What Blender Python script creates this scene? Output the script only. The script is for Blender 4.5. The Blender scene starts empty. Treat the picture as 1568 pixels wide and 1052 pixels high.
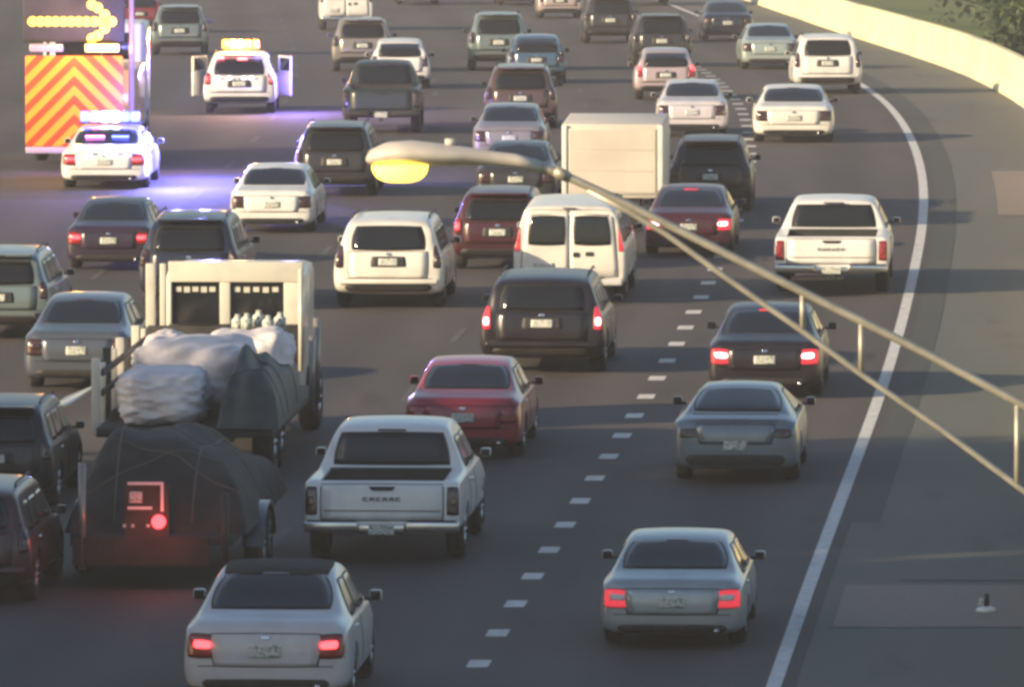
import bpy, bmesh, math, random
from mathutils import Vector, Matrix
from mathutils.bvhtree import BVHTree
random.seed(7)
R = math.radians
S = bpy.context.scene

# ------------------------------------------------------------------ camera, sky, sun
F = 18000.0            # focal length in photo pixels (the traffic camera is a long telephoto)
CAMZ = 13.2
PITCH = 4.086
cd = bpy.data.cameras.new('traffic_camera'); cam = bpy.data.objects.new('traffic_camera', cd)
S.collection.objects.link(cam); S.camera = cam
cam.location = (0, 0, CAMZ); cam.rotation_euler = (R(90 - PITCH), 0, 0)
cd.sensor_width = 36; cd.lens = F / 1568 * 36; cd.clip_start = 1; cd.clip_end = 6000
cd.dof.use_dof = True; cd.dof.focus_distance = 190; cd.dof.aperture_fstop = 32

SUN_EL, SUN_AZ = 17.0, 62.0    # azimuth: degrees left of straight behind the camera
to_sun = Vector((-math.sin(R(SUN_AZ)) * math.cos(R(SUN_EL)), -math.cos(R(SUN_AZ)) * math.cos(R(SUN_EL)), math.sin(R(SUN_EL))))
w = bpy.data.worlds.new('World'); S.world = w; w.use_nodes = True
nt = w.node_tree; bg = nt.nodes['Background']
sky = nt.nodes.new('ShaderNodeTexSky'); sky.sky_type = 'NISHITA'; sky.sun_disc = False
sky.sun_elevation = R(SUN_EL); sky.sun_rotation = math.atan2(to_sun.x, to_sun.y)
sky.air_density = 1.0; sky.dust_density = 1.2; sky.ozone_density = 1.6
nt.links.new(sky.outputs[0], bg.inputs[0]); bg.inputs[1].default_value = 0.10
sd = bpy.data.lights.new('sun', 'SUN'); sun = bpy.data.objects.new('sun', sd); S.collection.objects.link(sun)
sd.energy = 5.0; sd.angle = R(0.6); sd.color = (1.0, 0.77, 0.48)
sun.rotation_euler = to_sun.to_track_quat('Z', 'Y').to_euler()
S.view_settings.view_transform = 'Standard'; S.view_settings.look = 'None'
S.view_settings.gamma = 1; S.view_settings.use_curve_mapping = False
S.view_settings.exposure = 0.78
S.cycles.filter_width = 3.1
S.cycles.volume_bounces = 0; S.cycles.max_bounces = 6

# ------------------------------------------------------------------ small helpers
def mat(name, col, rough=.5, metal=0, emit=None, estr=0, coat=0, spec=.5):
    m = bpy.data.materials.new(name); m.use_nodes = True
    b = m.node_tree.nodes['Principled BSDF']
    b.inputs['Base Color'].default_value = (*col, 1); b.inputs['Roughness'].default_value = rough
    b.inputs['Metallic'].default_value = metal; b.inputs['Coat Weight'].default_value = coat
    b.inputs['Coat Roughness'].default_value = .12
    b.inputs['Specular IOR Level'].default_value = spec
    if emit: b.inputs['Emission Color'].default_value = (*emit, 1); b.inputs['Emission Strength'].default_value = estr
    return m

def mottle(m, scale, stops, coords='Object', detail=6, bump=0, bump_scale=None, rough_var=0):
    """base colour from a noise through the given (position, colour) stops"""
    t = m.node_tree; b = t.nodes['Principled BSDF']
    tc = t.nodes.new('ShaderNodeTexCoord'); n = t.nodes.new('ShaderNodeTexNoise')
    n.inputs['Scale'].default_value = scale; n.inputs['Detail'].default_value = detail
    r = t.nodes.new('ShaderNodeValToRGB'); e = r.color_ramp
    while len(e.elements) < len(stops): e.elements.new(.5)
    for el, (p, c) in zip(e.elements, stops): el.position = p; el.color = (*c, 1)
    t.links.new(tc.outputs[coords], n.inputs['Vector']); t.links.new(n.outputs['Fac'], r.inputs[0]); t.links.new(r.outputs[0], b.inputs['Base Color'])
    if bump:
        n2 = t.nodes.new('ShaderNodeTexNoise'); n2.inputs['Scale'].default_value = bump_scale or scale * 8; n2.inputs['Detail'].default_value = 4
        bp = t.nodes.new('ShaderNodeBump'); bp.inputs['Strength'].default_value = bump; bp.inputs['Distance'].default_value = .02
        t.links.new(tc.outputs[coords], n2.inputs['Vector']); t.links.new(n2.outputs['Fac'], bp.inputs['Height']); t.links.new(bp.outputs[0], b.inputs['Normal'])
    return m

def new_mesh(name, verts, faces, smooth=False):
    me = bpy.data.meshes.new(name); me.from_pydata([tuple(v) for v in verts], [], faces); me.update()
    if smooth: me.polygons.foreach_set('use_smooth', [True] * len(me.polygons))
    return me

def link(name, me, m=None, parent=None, label=None, loc=None):
    o = bpy.data.objects.new(name, me); S.collection.objects.link(o)
    if parent: o.parent = parent
    if m is not None:
        if not me.materials: me.materials.append(m)
        elif me.materials[0] != m:
            o.material_slots[0].link = 'OBJECT'; o.material_slots[0].material = m
    if label: o['label'] = label
    if loc: o.location = loc
    return o

def root(name, label, cat, group=None, loc=(0, 0, 0), rot=(0, 0, 0)):
    o = bpy.data.objects.new(name, None); S.collection.objects.link(o)
    o.empty_display_size = .3; o.location = loc; o.rotation_euler = rot
    o['label'] = label; o['category'] = cat
    if group: o['group'] = group
    return o

class MB:
    def __init__(s): s.v = []; s.f = []
    def add(s, v, f):
        k = len(s.v); s.v += [tuple(p) for p in v]; s.f += [[i + k for i in q] for q in f]; return s
    def box(s, x0, x1, y0, y1, z0, z1):
        v = [(x, y, z) for z in (z0, z1) for y in (y0, y1) for x in (x0, x1)]
        return s.add(v, [(0, 2, 3, 1), (4, 5, 7, 6), (0, 1, 5, 4), (2, 6, 7, 3), (0, 4, 6, 2), (1, 3, 7, 5)])
    def tube(s, pts, rad, n=10, cap=True):
        pts = [Vector(p) for p in pts]; rads = rad if isinstance(rad, (list, tuple)) else [rad] * len(pts)
        rings = []
        for i, p in enumerate(pts):
            d = (pts[min(i + 1, len(pts) - 1)] - pts[max(i - 1, 0)]).normalized()
            up = Vector((0, 0, 1)) if abs(d.z) < .95 else Vector((0, 1, 0))
            a = d.cross(up).normalized(); b = a.cross(d).normalized()
            rings.append([p + (a * math.cos(t) + b * math.sin(t)) * rads[i] for t in [2 * math.pi * k / n for k in range(n)]])
        v = [q for r in rings for q in r]; f = []
        for i in range(len(pts) - 1):
            for k in range(n):
                f.append((i * n + k, i * n + (k + 1) % n, (i + 1) * n + (k + 1) % n, (i + 1) * n + k))
        if cap: f += [list(range(n))[::-1], [(len(pts) - 1) * n + k for k in range(n)]]
        return s.add(v, f)
    def mesh(s, name, smooth=False, bevel=0):
        me = new_mesh(name, s.v, s.f, smooth)
        if bevel:
            bm = bmesh.new(); bm.from_mesh(me)
            bmesh.ops.bevel(bm, geom=list(bm.edges), offset=bevel, segments=2, affect='EDGES', profile=.6)
            bm.to_mesh(me); bm.free()
            me.polygons.foreach_set('use_smooth', [True] * len(me.polygons))
        return me

def rbox(name, x0, x1, y0, y1, z0, z1, b=.02): return MB().box(x0, x1, y0, y1, z0, z1).mesh(name, bevel=b)

# ------------------------------------------------------------------ the lie of the land
_zt = [(0, 0), (215, 0), (252, -.25), (286, -.95), (318, -1.8), (350, -2.75), (418, -4.5), (486, -5.8), (600, -7.2), (800, -8.2), (1400, -9)]
def interp(tab, x):
    if x <= tab[0][0]: return tab[0][1]
    for (a, p), (b, q) in zip(tab, tab[1:]):
        if x <= b: return p + (q - p) * (x - a) / (b - a)
    return tab[-1][1]
def zr(y): return sum(interp(_zt, y + k * 6) for k in range(-4, 5)) / 9

_et = [(60, -1.1), (110, 1.72), (131.4, 2.96), (137, 3.28), (150.4, 4.04), (163.9, 4.88), (178.6, 5.73), (190, 6.34), (205.7, 7.1),
       (222, 7.84), (235, 8.22), (248, 8.52), (267, 8.72), (281, 8.70), (300, 8.5), (320, 8.1), (346, 7.5), (404, 5.9), (500, 2.5), (700, -6), (1000, -22)]
def edge(y): return sum(interp(_et, y + k * 4) for k in range(-3, 4)) / 7      # X of the right edge line
def heading(y): return math.atan2(edge(y + 3) - edge(y - 3), 6)                   # to the right of straight ahead
def ground_at(px, py):
    """point of the road seen at a photo pixel"""
    a = math.atan((py - 526) / F) + R(PITCH); t = (px - 784) / F
    y = 100.0
    lo, hi = 60.0, 900.0
    f = lambda y: CAMZ - y * math.tan(a) - zr(y)
    for _ in range(50):
        m = (lo + hi) / 2
        if f(m) > 0: lo = m
        else: hi = m
    y = (lo + hi) / 2
    return Vector((t * y, y, zr(y)))

STX = [0, 40, 80] + [100 + 4 * k for k in range(110)] + [560, 600, 660, 740, 840, 1000, 1300]
def strip(name, offs, stations, dz=0.0, zf=None):
    """a sheet following the road between lateral offsets (positive = left of the edge line)"""
    v = []; f = []; n = len(offs)
    for y in stations:
        e = edge(y); z = zr(y)
        for o in offs: v.append((e - o, y, z + dz + (zf(o, y) if zf else 0)))
    for i in range(len(stations) - 1):
        for k in range(n - 1):
            a = i * n + k; f.append((a, a + n, a + n + 1, a + 1))
    me = new_mesh(name, v, f, True); uv = me.uv_layers.new(name='lateral'); ln = len(me.loops)
    vi = [0] * ln; me.loops.foreach_get('vertex_index', vi); co = []
    for q in vi: co += [offs[q % n], v[q][1]]
    uv.data.foreach_set('uv', co)
    return me

# asphalt
def asphalt(name, a, b, c, d, rough=.8, tracks=False):
    m = mat(name, a, rough, spec=.35)
    t = m.node_tree; N = t.nodes; L = t.links; bs = N['Principled BSDF']
    tc = N.new('ShaderNodeTexCoord'); mp = N.new('ShaderNodeMapping'); mp.inputs['Scale'].default_value = (1, .16, 1)
    L.new(tc.outputs['Object'], mp.inputs[0])
    def noise(s, det, src=None):
        n = N.new('ShaderNodeTexNoise'); n.inputs['Scale'].default_value = s; n.inputs['Detail'].default_value = det
        L.new(src or mp.outputs[0], n.inputs['Vector']); return n
    def ramp(n, p0, c0, p1, c1):
        r = N.new('ShaderNodeValToRGB'); e = r.color_ramp.elements
        e[0].position, e[1].position = p0, p1; e[0].color = (*c0, 1); e[1].color = (*c1, 1); L.new(n.outputs['Fac'], r.inputs[0]); return r
    def mix(f, x, y, typ='MIX'):
        q = N.new('ShaderNodeMix'); q.data_type = 'RGBA'; q.blend_type = typ
        if isinstance(f, float): q.inputs[0].default_value = f
        else: L.new(f, q.inputs[0])
        L.new(x, q.inputs[6]); L.new(y, q.inputs[7]); return q
    r1 = ramp(noise(.22, 4), .38, a, .62, b); r2 = ramp(noise(.5, 3), .38, c, .62, d)
    n3 = noise(.13, 2); g = N.new('ShaderNodeMath'); g.operation = 'MULTIPLY'; g.inputs[1].default_value = .9; L.new(n3.outputs['Fac'], g.inputs[0])
    m1 = mix(g.outputs[0], r1.outputs[0], r2.outputs[0])
    sp = ramp(noise(60, 3, tc.outputs['Object']), .3, (.72, .72, .72), .7, (1.25, 1.25, 1.25))
    m2 = mix(1.0, m1.outputs[2], sp.outputs[0], 'MULTIPLY')
    oil = ramp(noise(1.1, 5), .60, (1, 1, 1), .78, (.62, .60, .60))
    m3 = mix(1.0, m2.outputs[2], oil.outputs[0], 'MULTIPLY')
    if tracks:
        uv = N.new('ShaderNodeUVMap'); uv.uv_map = 'lateral'; sp_ = N.new('ShaderNodeSeparateXYZ'); L.new(uv.outputs[0], sp_.inputs[0])
        def mth(op, x, y=None):
            q = N.new('ShaderNodeMath'); q.operation = op
            for i_, z_ in enumerate((x, y)):
                if z_ is None: continue
                if isinstance(z_, (int, float)): q.inputs[i_].default_value = z_
                else: L.new(z_, q.inputs[i_])
            return q.outputs[0]
        wob = mth('MULTIPLY', noise(.35, 2).outputs['Fac'], .5)
        u = mth('ADD', sp_.outputs[0], wob)
        ph = mth('COSINE', mth('MULTIPLY', u, 2 * math.pi / 3.5))           # -1 mid-lane
        tr_ = mth('COSINE', mth('MULTIPLY', u, 4 * math.pi / 3.5))          # -1 in the wheel tracks
        g1 = mth('MULTIPLY', mth('MINIMUM', ph, 0.0), .20)
        g2 = mth('MULTIPLY', tr_, -.07)
        tot = mth('ADD', mth('ADD', g1, g2), 1.05)
        cc = N.new('ShaderNodeCombineColor'); [L.new(tot, cc.inputs[i_]) for i_ in range(3)]
        m3 = mix(1.0, m3.outputs[2], cc.outputs[0], 'MULTIPLY')
    L.new(m3.outputs[2], bs.inputs['Base Color'])
    bp = N.new('ShaderNodeBump'); bp.inputs['Strength'].default_value = .25; bp.inputs['Distance'].default_value = .01
    L.new(noise(45, 3, tc.outputs['Object']).outputs['Fac'], bp.inputs['Height']); L.new(bp.outputs[0], bs.inputs['Normal'])
    return m
M_road = asphalt('asphalt', (.060, .052, .049), (.086, .072, .066), (.050, .052, .050), (.080, .066, .067), tracks=True)
M_shoulder = asphalt('shoulder_asphalt', (.104, .114, .100), (.132, .135, .114), (.100, .110, .100), (.138, .124, .104))
M_patch = asphalt('patched_asphalt', (.21, .175, .145), (.24, .195, .155), (.20, .17, .145), (.24, .195, .155))
M_seam = asphalt('dark_seam_asphalt', (.058, .064, .060), (.075, .078, .070), (.056, .062, .059), (.074, .074, .068))
M_line = mottle(mat('worn_white_line', (.6, .6, .56), .7), 6, [(.3, (.40, .40, .39)), (.5, (.60, .59, .56)), (.75, (.70, .69, .65))])
M_faint = mottle(mat('nearly_gone_line', (.15, .15, .14), .8), 5, [(.35, (.065, .06, .057)), (.6, (.10, .10, .095)), (.75, (.19, .19, .17))])
M_grass = mottle(mat('grass', (.06, .09, .025), .9), .12, [(.3, (.045, .080, .004)), (.5, (.090, .125, .006)), (.7, (.125, .140, .010))], bump=.6, bump_scale=3)

road = link('road', strip('road', [30, 26, 22, 18, 14, 10.5, 7, 3.5, 1.5, -.25], STX), M_road); road['kind'] = 'structure'
sh = link('shoulder', strip('shoulder', [-.25, -1.2, -2.4, -3.6], STX), M_shoulder); sh['kind'] = 'structure'
sm = link('seam_strip', strip('seam_strip', [-.22, -.62], [s for s in STX if 150 < s < 330], .004), M_seam, sh)
def patch_strip(o0, o1, y0, y1, m, name):
    return link(name, strip(name, [o0, (o0 + o1) / 2, o1], [y0 + (y1 - y0) * k / 4 for k in range(5)], .008), m, sh)
ga = ground_at(1300, 962).y; gb = ground_at(1300, 897).y
patch_strip(-.45, -3.3, ga, gb, M_patch, 'asphalt_patch')
patch_strip(-1.1, -3.3, ground_at(1500, 890).y, ground_at(1500, 760).y, M_shoulder, 'asphalt_patch')
patch_strip(-1.4, -3.3, ground_at(1500, 330).y, ground_at(1500, 262).y, M_patch, 'asphalt_patch')

gr = link('grass_verge', strip('grass_verge', [-3.6, -6, -9, -14, -25, -60, -160], STX, 0, lambda o, y: -(max(0, -o - 3.6) * .06 if -o < 25 else 1.3) + .0), M_grass); gr['kind'] = 'structure'
gl = link('grass_verge', strip('grass_verge', [170, 60, 40, 34, 30], STX, -.02, lambda o, y: -.03 * (o - 30) if o < 45 else -.5), M_grass); gl['kind'] = 'structure'
under = link('terrain', new_mesh('terrain', [(-2500, -400, -14), (2500, -400, -14), (2500, 4500, -14), (-2500, 4500, -14)], [(0, 1, 2, 3)]), M_grass); under['kind'] = 'structure'

# painted lines
link('edge_line', strip('edge_line', [.085, -.085], [s for s in [100 + 3 * k for k in range(150)]], .005), M_line, road)
def dash(off, y0, y1, wd=.11, m=None):
    me = strip('lane_dash', [off + wd, off - wd], [y0, (y0 + y1) / 2, y1], .005)
    return link('lane_dash', me, m or M_line, road)
y = ground_at(802, 883).y - 3.66 * 4 - .45
while y < 330:
    dash(3.45, y, y + .86, .125); y += 3.66
for off, ph in ((7.0, 4.0), (10.5, 1.0), (14.0, 7.0)):
    y = 120 + ph
    while y < 440:
        dash(off, y, y + 3.05, .06, M_faint); y += 12.2
# tyre-worn cracks sealed along the shoulder are left to the asphalt itself

# ------------------------------------------------------------------ haze (real air, whole scene inside)
HAZE = True
if HAZE:
    hz = link('haze', MB().box(-600, 600, -60, 1350, -16, 42).mesh('haze'), None); hz['kind'] = 'stuff'
    hm = bpy.data.materials.new('haze_air'); hm.use_nodes = True; hn = hm.node_tree
    hn.nodes.remove(hn.nodes['Principled BSDF']); pv = hn.nodes.new('ShaderNodeVolumePrincipled')
    pv.inputs['Color'].default_value = (.90, .90, .92, 1); pv.inputs['Density'].default_value = .00034
    hn.links.new(pv.outputs[0], hn.nodes['Material Output'].inputs['Volume']); hz.data.materials.append(hm)

# ------------------------------------------------------------------ concrete barrier
M_conc = mottle(mat('barrier_concrete', (.55, .50, .38), .85), 1.2, [(.3, (.60, .54, .31)), (.5, (.69, .63, .39)), (.7, (.73, .68, .44))], bump=.3)
M_concb = mottle(mat('barrier_concrete_darker', (.48, .43, .33), .85), 1.5, [(.3, (.42, .38, .29)), (.6, (.54, .50, .39))], bump=.3)
bar = root('concrete_barrier', 'long pale cream concrete barrier curving along the far right shoulder before the grass', 'barrier', loc=(edge(100) + 3.3, 100, 0))
prof = [(-.30, 0), (-.30, .08), (-.14, .33), (-.08, .95), (.08, .95), (.14, .33), (.30, .08), (.30, 0)]
yy = 100.0; k = 0
while yy < 620:
    ln = 5.9; v = []; bl = Vector(bar.location)
    for q in (yy + .02, yy + ln / 2, yy + ln - .02):
        h = heading(q); c = edge(q) + 3.05 + .30
        for (a, z) in prof: v.append(Vector((c + a * math.cos(h), q - a * math.sin(h), zr(q) + z * 1.02)) - bl)
    n = len(prof); f = []
    for s_ in range(2):
        for i in range(n - 1): f.append((s_ * n + i, s_ * n + i + 1, (s_ + 1) * n + i + 1, (s_ + 1) * n + i))
    f += [list(range(n))[::-1], [2 * n + i for i in range(n)]]
    link('barrier_segment', new_mesh('barrier_segment', v, f), M_concb if k % 5 == 3 else M_conc, bar); yy += 5.92; k += 1

# ------------------------------------------------------------------ trees
def leaf_mat(name, a, b):
    m = mat(name, a, .65, spec=.3); mottle(m, 1.3, [(.35, a), (.65, b)], detail=3); return m
M_leaf = [leaf_mat('leaf_dark', (.020, .045, .016), (.045, .080, .024)), leaf_mat('leaf_mid', (.045, .08, .02), (.09, .12, .035))]
M_bark = mottle(mat('bark', (.09, .07, .05), .9), 4, [(.3, (.06, .045, .035)), (.7, (.13, .10, .075))], bump=.5)
def tree_meshes(seed, h, rad, low, nclump=70, nleaf=70, leaf=.16):
    rnd = random.Random(seed); mb = MB()
    pts = [(0, 0, -.3), (.05, .05, h * .25), (.12, -.04, h * .5), (0, 0, h * .8)]
    mb.tube(pts, [.05 * h * .5, .036 * h * .5, .025 * h * .5, .01 * h * .5], 9)
    for i in range(9):
        a = rnd.uniform(0, 6.28); z = h * rnd.uniform(.25, .7); r = rad * rnd.uniform(.5, .9)
        mb.tube([(0, 0, z), (math.cos(a) * r * .5, math.sin(a) * r * .5, z + r * .25), (math.cos(a) * r, math.sin(a) * r, z + r * .6)], [.09, .06, .02], 6)
    trunk = mb.mesh('trunk', True)
    v = []; f = []
    for c in range(nclump):
        a = rnd.uniform(0, 6.28); t = rnd.random() ** .8; z = low + (h - low) * t
        rr = rad * math.sin(math.pi * min(.97, .12 + .82 * t)) ** .6 * rnd.uniform(.45, 1.05)
        cx, cy, cz = math.cos(a) * rr, math.sin(a) * rr, z; cs = rad * rnd.uniform(.16, .34)
        for l in range(nleaf):
            d = Vector((rnd.gauss(0, 1), rnd.gauss(0, 1), rnd.gauss(0, .8))); d = d.normalized() * cs * rnd.random() ** .4
            p = Vector((cx, cy, cz)) + d; u = Vector((rnd.gauss(0, 1), rnd.gauss(0, 1), rnd.gauss(0, 1))).normalized()
            w_ = u.cross(Vector((rnd.gauss(0, 1), rnd.gauss(0, 1), rnd.gauss(0, 1)))).normalized(); s_ = leaf * rnd.uniform(.6, 1.3)
            k = len(v); v += [p - u * s_, p + w_ * s_ * .5, p + u * s_, p - w_ * s_ * .5]; f.append((k, k + 1, k + 2, k + 3))
    return trunk, new_mesh('crown', v, f)
TM = [tree_meshes(1, 7.0, 3.6, -1.6, 260, 95, .12), tree_meshes(2, 6, 3.1, -1.4, 200, 90, .11), tree_meshes(3, 13, 5.0, 2.0, 110, 60, .30)]
def tree(name, label, cat, x, y, kind, sc, rz, leaf, group):
    z = zr(y) - .4
    t = root(name, label, cat, group, (x, y, z), (0, 0, rz)); t.scale = (sc, sc, sc)
    link('trunk', TM[kind][0], M_bark, t); link('crown', TM[kind][1], M_leaf[leaf], t)
    return t
tl = ['dark green leafy tree behind the barrier at the right edge of the frame', 'dark bushy tree just left of the corner tree beyond the barrier',
      'rounded green tree deep on the grass in the upper right corner', 'low dark tree farthest back in the upper right corner', 'dark tree outside the frame right of the corner']
for i, (x, y, kd, sc, lf) in enumerate([(16.7, 318, 0, .95, 0), (17.9, 345, 0, 1.0, 0), (19.2, 362, 1, 1.2, 1), (18.9, 392, 0, 1.2, 0), (21.5, 330, 0, 1.1, 0)]):
    tree('leafy_tree', tl[i], 'tree', x, y, kd, sc, i * 1.3, lf, 'trees on the grass beyond the barrier')
# unseen tall trees added left of the near lanes, shading the lower view
names_ = ('nearest', 'second', 'third', 'fourth', 'fifth', 'sixth', 'seventh', 'eighth', 'ninth', 'tenth', 'farthest')
for i in range(11):
    tree('added_shade_tree', 'tall broad unseen tree added for shade on the left verge, %s along the row' % names_[i], 'tree', -37 - (i % 2) * 4.2, 70 + i * 6.7, 2, 1.35 + .12 * ((i * 7) % 3), i * 2.1, 0, 'unseen shade trees on the left verge')

# ------------------------------------------------------------------ vehicle kit
def paint(name, col, rough=.32, metal=0.0, coat=.6):
    m = mat(name, col, rough, metal, coat=coat); d = tuple(c * .80 + .012 for c in col)
    return mottle(m, 2.2, [(.30, d), (.52, col)], detail=5)
M_glass = mat('tinted_glass', (.012, .013, .015), .10, spec=.5)
M_seal = mat('black_rubber', (.012, .012, .012), .7)
M_tyre = mottle(mat('tyre_rubber', (.02, .02, .02), .85), 12, [(.3, (.014, .014, .014)), (.7, (.035, .033, .03))])
M_rim = mat('alloy_rim', (.45, .46, .47), .35, .9)
M_trim = mottle(mat('dark_plastic', (.022, .022, .023), .6), 5, [(.3, (.016, .016, .017)), (.7, (.034, .033, .032))])
M_chrome = mat('chrome', (.62, .62, .62), .22, 1.0)
M_plate = mottle(mat('licence_plate', (.6, .6, .56), .5), 30, [(.42, (.62, .62, .58)), (.55, (.45, .47, .42)), (.62, (.12, .2, .15))])
M_tail = mat('tail_lamp_red', (.26, .012, .012), .18, coat=.8)
M_taild = mat('tail_lamp_smoked', (.045, .018, .018), .2, coat=.8)
M_lit = mat('tail_lamp_lit', (.5, .02, .02), .25, emit=(1, .05, .06), estr=3.2)
M_lit2 = mat('tail_lamp_dim_lit', (.5, .03, .03), .25, emit=(1, .05, .09), estr=.40)
M_core = mat('brake_bulb_lit', (1, .4, .4), .3, emit=(1, .42, .45), estr=6)
M_clear = mat('reverse_lamp_clear', (.6, .58, .55), .15, coat=.8)
M_head = mat('headlamp_glass', (.5, .5, .52), .12, coat=.8)

def section(st):
    y, zb, zs, zt, wl, wb, wt = st; H = zt - zs
    pts = [(0, zb), (wl * .55, zb), (wl * .88, zb + .015), (wl * .985, zb + .09), (wl, zb + .42 * (zs - zb)), (wl * .995, zb + .68 * (zs - zb)), (wb * 1.005, zs - .05), (wb, zs - .008),
           (wb + (wt - wb) * .22, zs + H * .10), (wb + (wt - wb) * .62, zs + H * .52), (wt + .01, zs + H * .86), (wt * .93, zs + H * .975), (wt * .6, zs + H * 1.0), (0, zs + H * 1.0 + .015 * min(1, H / .3))]
    full = pts + [(-x, z) for x, z in reversed(pts[1:-1])]
    return [(x, y, z) for x, z in full]

def loft_body(name, stations, wheels, wr, cuts=(), sub=1):
    v = []; f = []; n = None
    for st in stations:
        s_ = section(st); n = len(s_); v += s_
    for i in range(len(stations) - 1):
        for k in range(n):
            f.append((i * n + k, i * n + (k + 1) % n, (i + 1) * n + (k + 1) % n, (i + 1) * n + k))
    for e, sg in ((0, 1), (len(stations) - 1, -1)):
        st = stations[e]; c = len(v); v.append((0, st[0], (st[1] + st[3]) / 2))
        for k in range(n):
            q = (e * n + k, c, e * n + (k + 1) % n); f.append(q if sg > 0 else q[::-1])
    me = new_mesh('tmp', v, f, True)
    bm = bmesh.new(); bm.from_mesh(me); bmesh.ops.recalc_face_normals(bm, faces=bm.faces); bm.to_mesh(me); bm.free()
    o = bpy.data.objects.new('tmp', me); S.collection.objects.link(o)
    m = o.modifiers.new('s', 'SUBSURF'); m.levels = sub; m.render_levels = sub
    tmp = []
    hw = max(st[4] for st in stations)
    for wy in wheels:
        for sx in (-1, 1):
            x0, x1 = (hw - .27, hw + .3) if sx > 0 else (-hw - .3, -hw + .27)
            cm = MB().tube([(x0, wy, wr * .98), (x1, wy, wr * .98)], wr + .05, 28).mesh('c')
            bm = bmesh.new(); bm.from_mesh(cm); bmesh.ops.recalc_face_normals(bm, faces=bm.faces); bm.to_mesh(cm); bm.free()
            c = bpy.data.objects.new('c', cm); S.collection.objects.link(c); tmp.append(c)
    for bx in cuts:
        cm = MB().box(*bx).mesh('c')
        bm = bmesh.new(); bm.from_mesh(cm); bmesh.ops.recalc_face_normals(bm, faces=bm.faces); bm.to_mesh(cm); bm.free()
        c = bpy.data.objects.new('c', cm); S.collection.objects.link(c); tmp.append(c)
    for c in tmp:
        b = o.modifiers.new('b', 'BOOLEAN'); b.operation = 'DIFFERENCE'; b.object = c; b.solver = 'EXACT'
    dg = bpy.context.evaluated_depsgraph_get(); dg.update()
    res = bpy.data.meshes.new_from_object(o.evaluated_get(dg)); res.name = name
    # uncut version for projecting parts on to
    for b in list(o.modifiers)[1:]: o.modifiers.remove(b)
    dg.update(); ev = o.evaluated_get(dg).to_mesh()
    bvh = BVHTree.FromPolygons([p.co.copy() for p in ev.vertices], [tuple(p.vertices) for p in ev.polygons])
    for c in tmp + [o]: bpy.data.objects.remove(c)
    for p in res.polygons: p.use_smooth = True
    try: res.set_sharp_from_angle(angle=R(38))
    except Exception: pass
    while len(res.materials): res.materials.pop()
    return res, bvh

DIRS = {'rear': lambda a, b: ((a, -3, b), (0, 1, 0)), 'front': lambda a, b: ((a, 20, b), (0, -1, 0)),
        'right': lambda a, b: ((4, a, b), (-1, 0, 0)), 'left': lambda a, b: ((-4, a, b), (1, 0, 0)), 'top': lambda a, b: ((a, b, 6), (0, 0, -1))}
def patch(bvh, quad, axis, r=.35, off=.008, th=.03, nu=10, nv=8, name='patch'):
    g = []; dr = Vector(DIRS[axis](0, 0)[1])
    bl, br, tr, tl_ = [Vector(q) for q in quad]
    for j in range(nv + 1):
        for i in range(nu + 1):
            u, v_ = 2 * i / nu - 1, 2 * j / nv - 1
            uu = u * math.sqrt(1 - r * v_ * v_ / 2); vv = v_ * math.sqrt(1 - r * u * u / 2)
            s_, t = (uu + 1) / 2, (vv + 1) / 2
            p = (bl * (1 - s_) + br * s_) * (1 - t) + (tl_ * (1 - s_) + tr * s_) * t
            o, d = DIRS[axis](p.x, p.y); o = Vector(o)
            hit = bvh.ray_cast(o, Vector(d), 30)
            if hit[0] is None:
                hit = bvh.find_nearest(o + Vector(d) * 3.2); 
            g.append(hit[0] - dr * off)
    N = nu + 1; f = []
    for j in range(nv):
        for i in range(nu):
            a = j * N + i; f.append((a, a + 1, a + N + 1, a + N))
    ring = [i for i in range(N)] + [j * N + nu for j in range(1, nv + 1)] + [nv * N + i for i in range(nu - 1, -1, -1)] + [j * N for j in range(nv - 1, 0, -1)]
    k = len(g); g += [g[i] + dr * th for i in ring]
    for i in range(len(ring)):
        j = (i + 1) % len(ring); f.append((ring[i], k + i, k + j, ring[j]))
    return new_mesh(name, g, f, True)
def grow(q, e):
    c = sum((Vector(p) for p in q), Vector((0, 0))) / 4
    return [tuple(Vector(p) + Vector((math.copysign(e, p[0] - c.x), math.copysign(e, p[1] - c.y)))) for p in q]
def mx(q): return [(-q[1][0], q[1][1]), (-q[0][0], q[0][1]), (-q[3][0], q[3][1]), (-q[2][0], q[2][1])]

def wheel_meshes(r, wd):
    v = []; f = []; n = 26
    pr = [(-wd / 2, r * .66), (-wd / 2 - .005, r * .85), (-wd / 2 + .02, r * .97), (-wd / 4, r), (wd / 4, r), (wd / 2 - .02, r * .97), (wd / 2 + .005, r * .85), (wd / 2, r * .66)]
    for k in range(n):
        t = 2 * math.pi * k / n
        for x, q in pr: v.append((x, math.cos(t) * q, math.sin(t) * q))
    m = len(pr)
    for k in range(n):
        for i in range(m): f.append((k * m + i, k * m + (i + 1) % m, ((k + 1) % n) * m + (i + 1) % m, ((k + 1) % n) * m + i))
    ty = new_mesh('wheel', v, f, True)
    mb = MB(); mb.tube([(-.02, 0, 0), (.02, 0, 0)], r * .62, 22); mb.tube([(wd / 2 - .06, 0, 0), (wd / 2 - .01, 0, 0)], .07, 10)
    for k in range(6):
        t = 2 * math.pi * k / 6; mb.tube([(wd / 2 - .03, math.cos(t) * .05, math.sin(t) * .05), (wd / 2 - .03, math.cos(t) * r * .64, math.sin(t) * r * .64)], .03, 6)
    v = []; f = []
    return ty, mb.mesh('rim', True)

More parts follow.
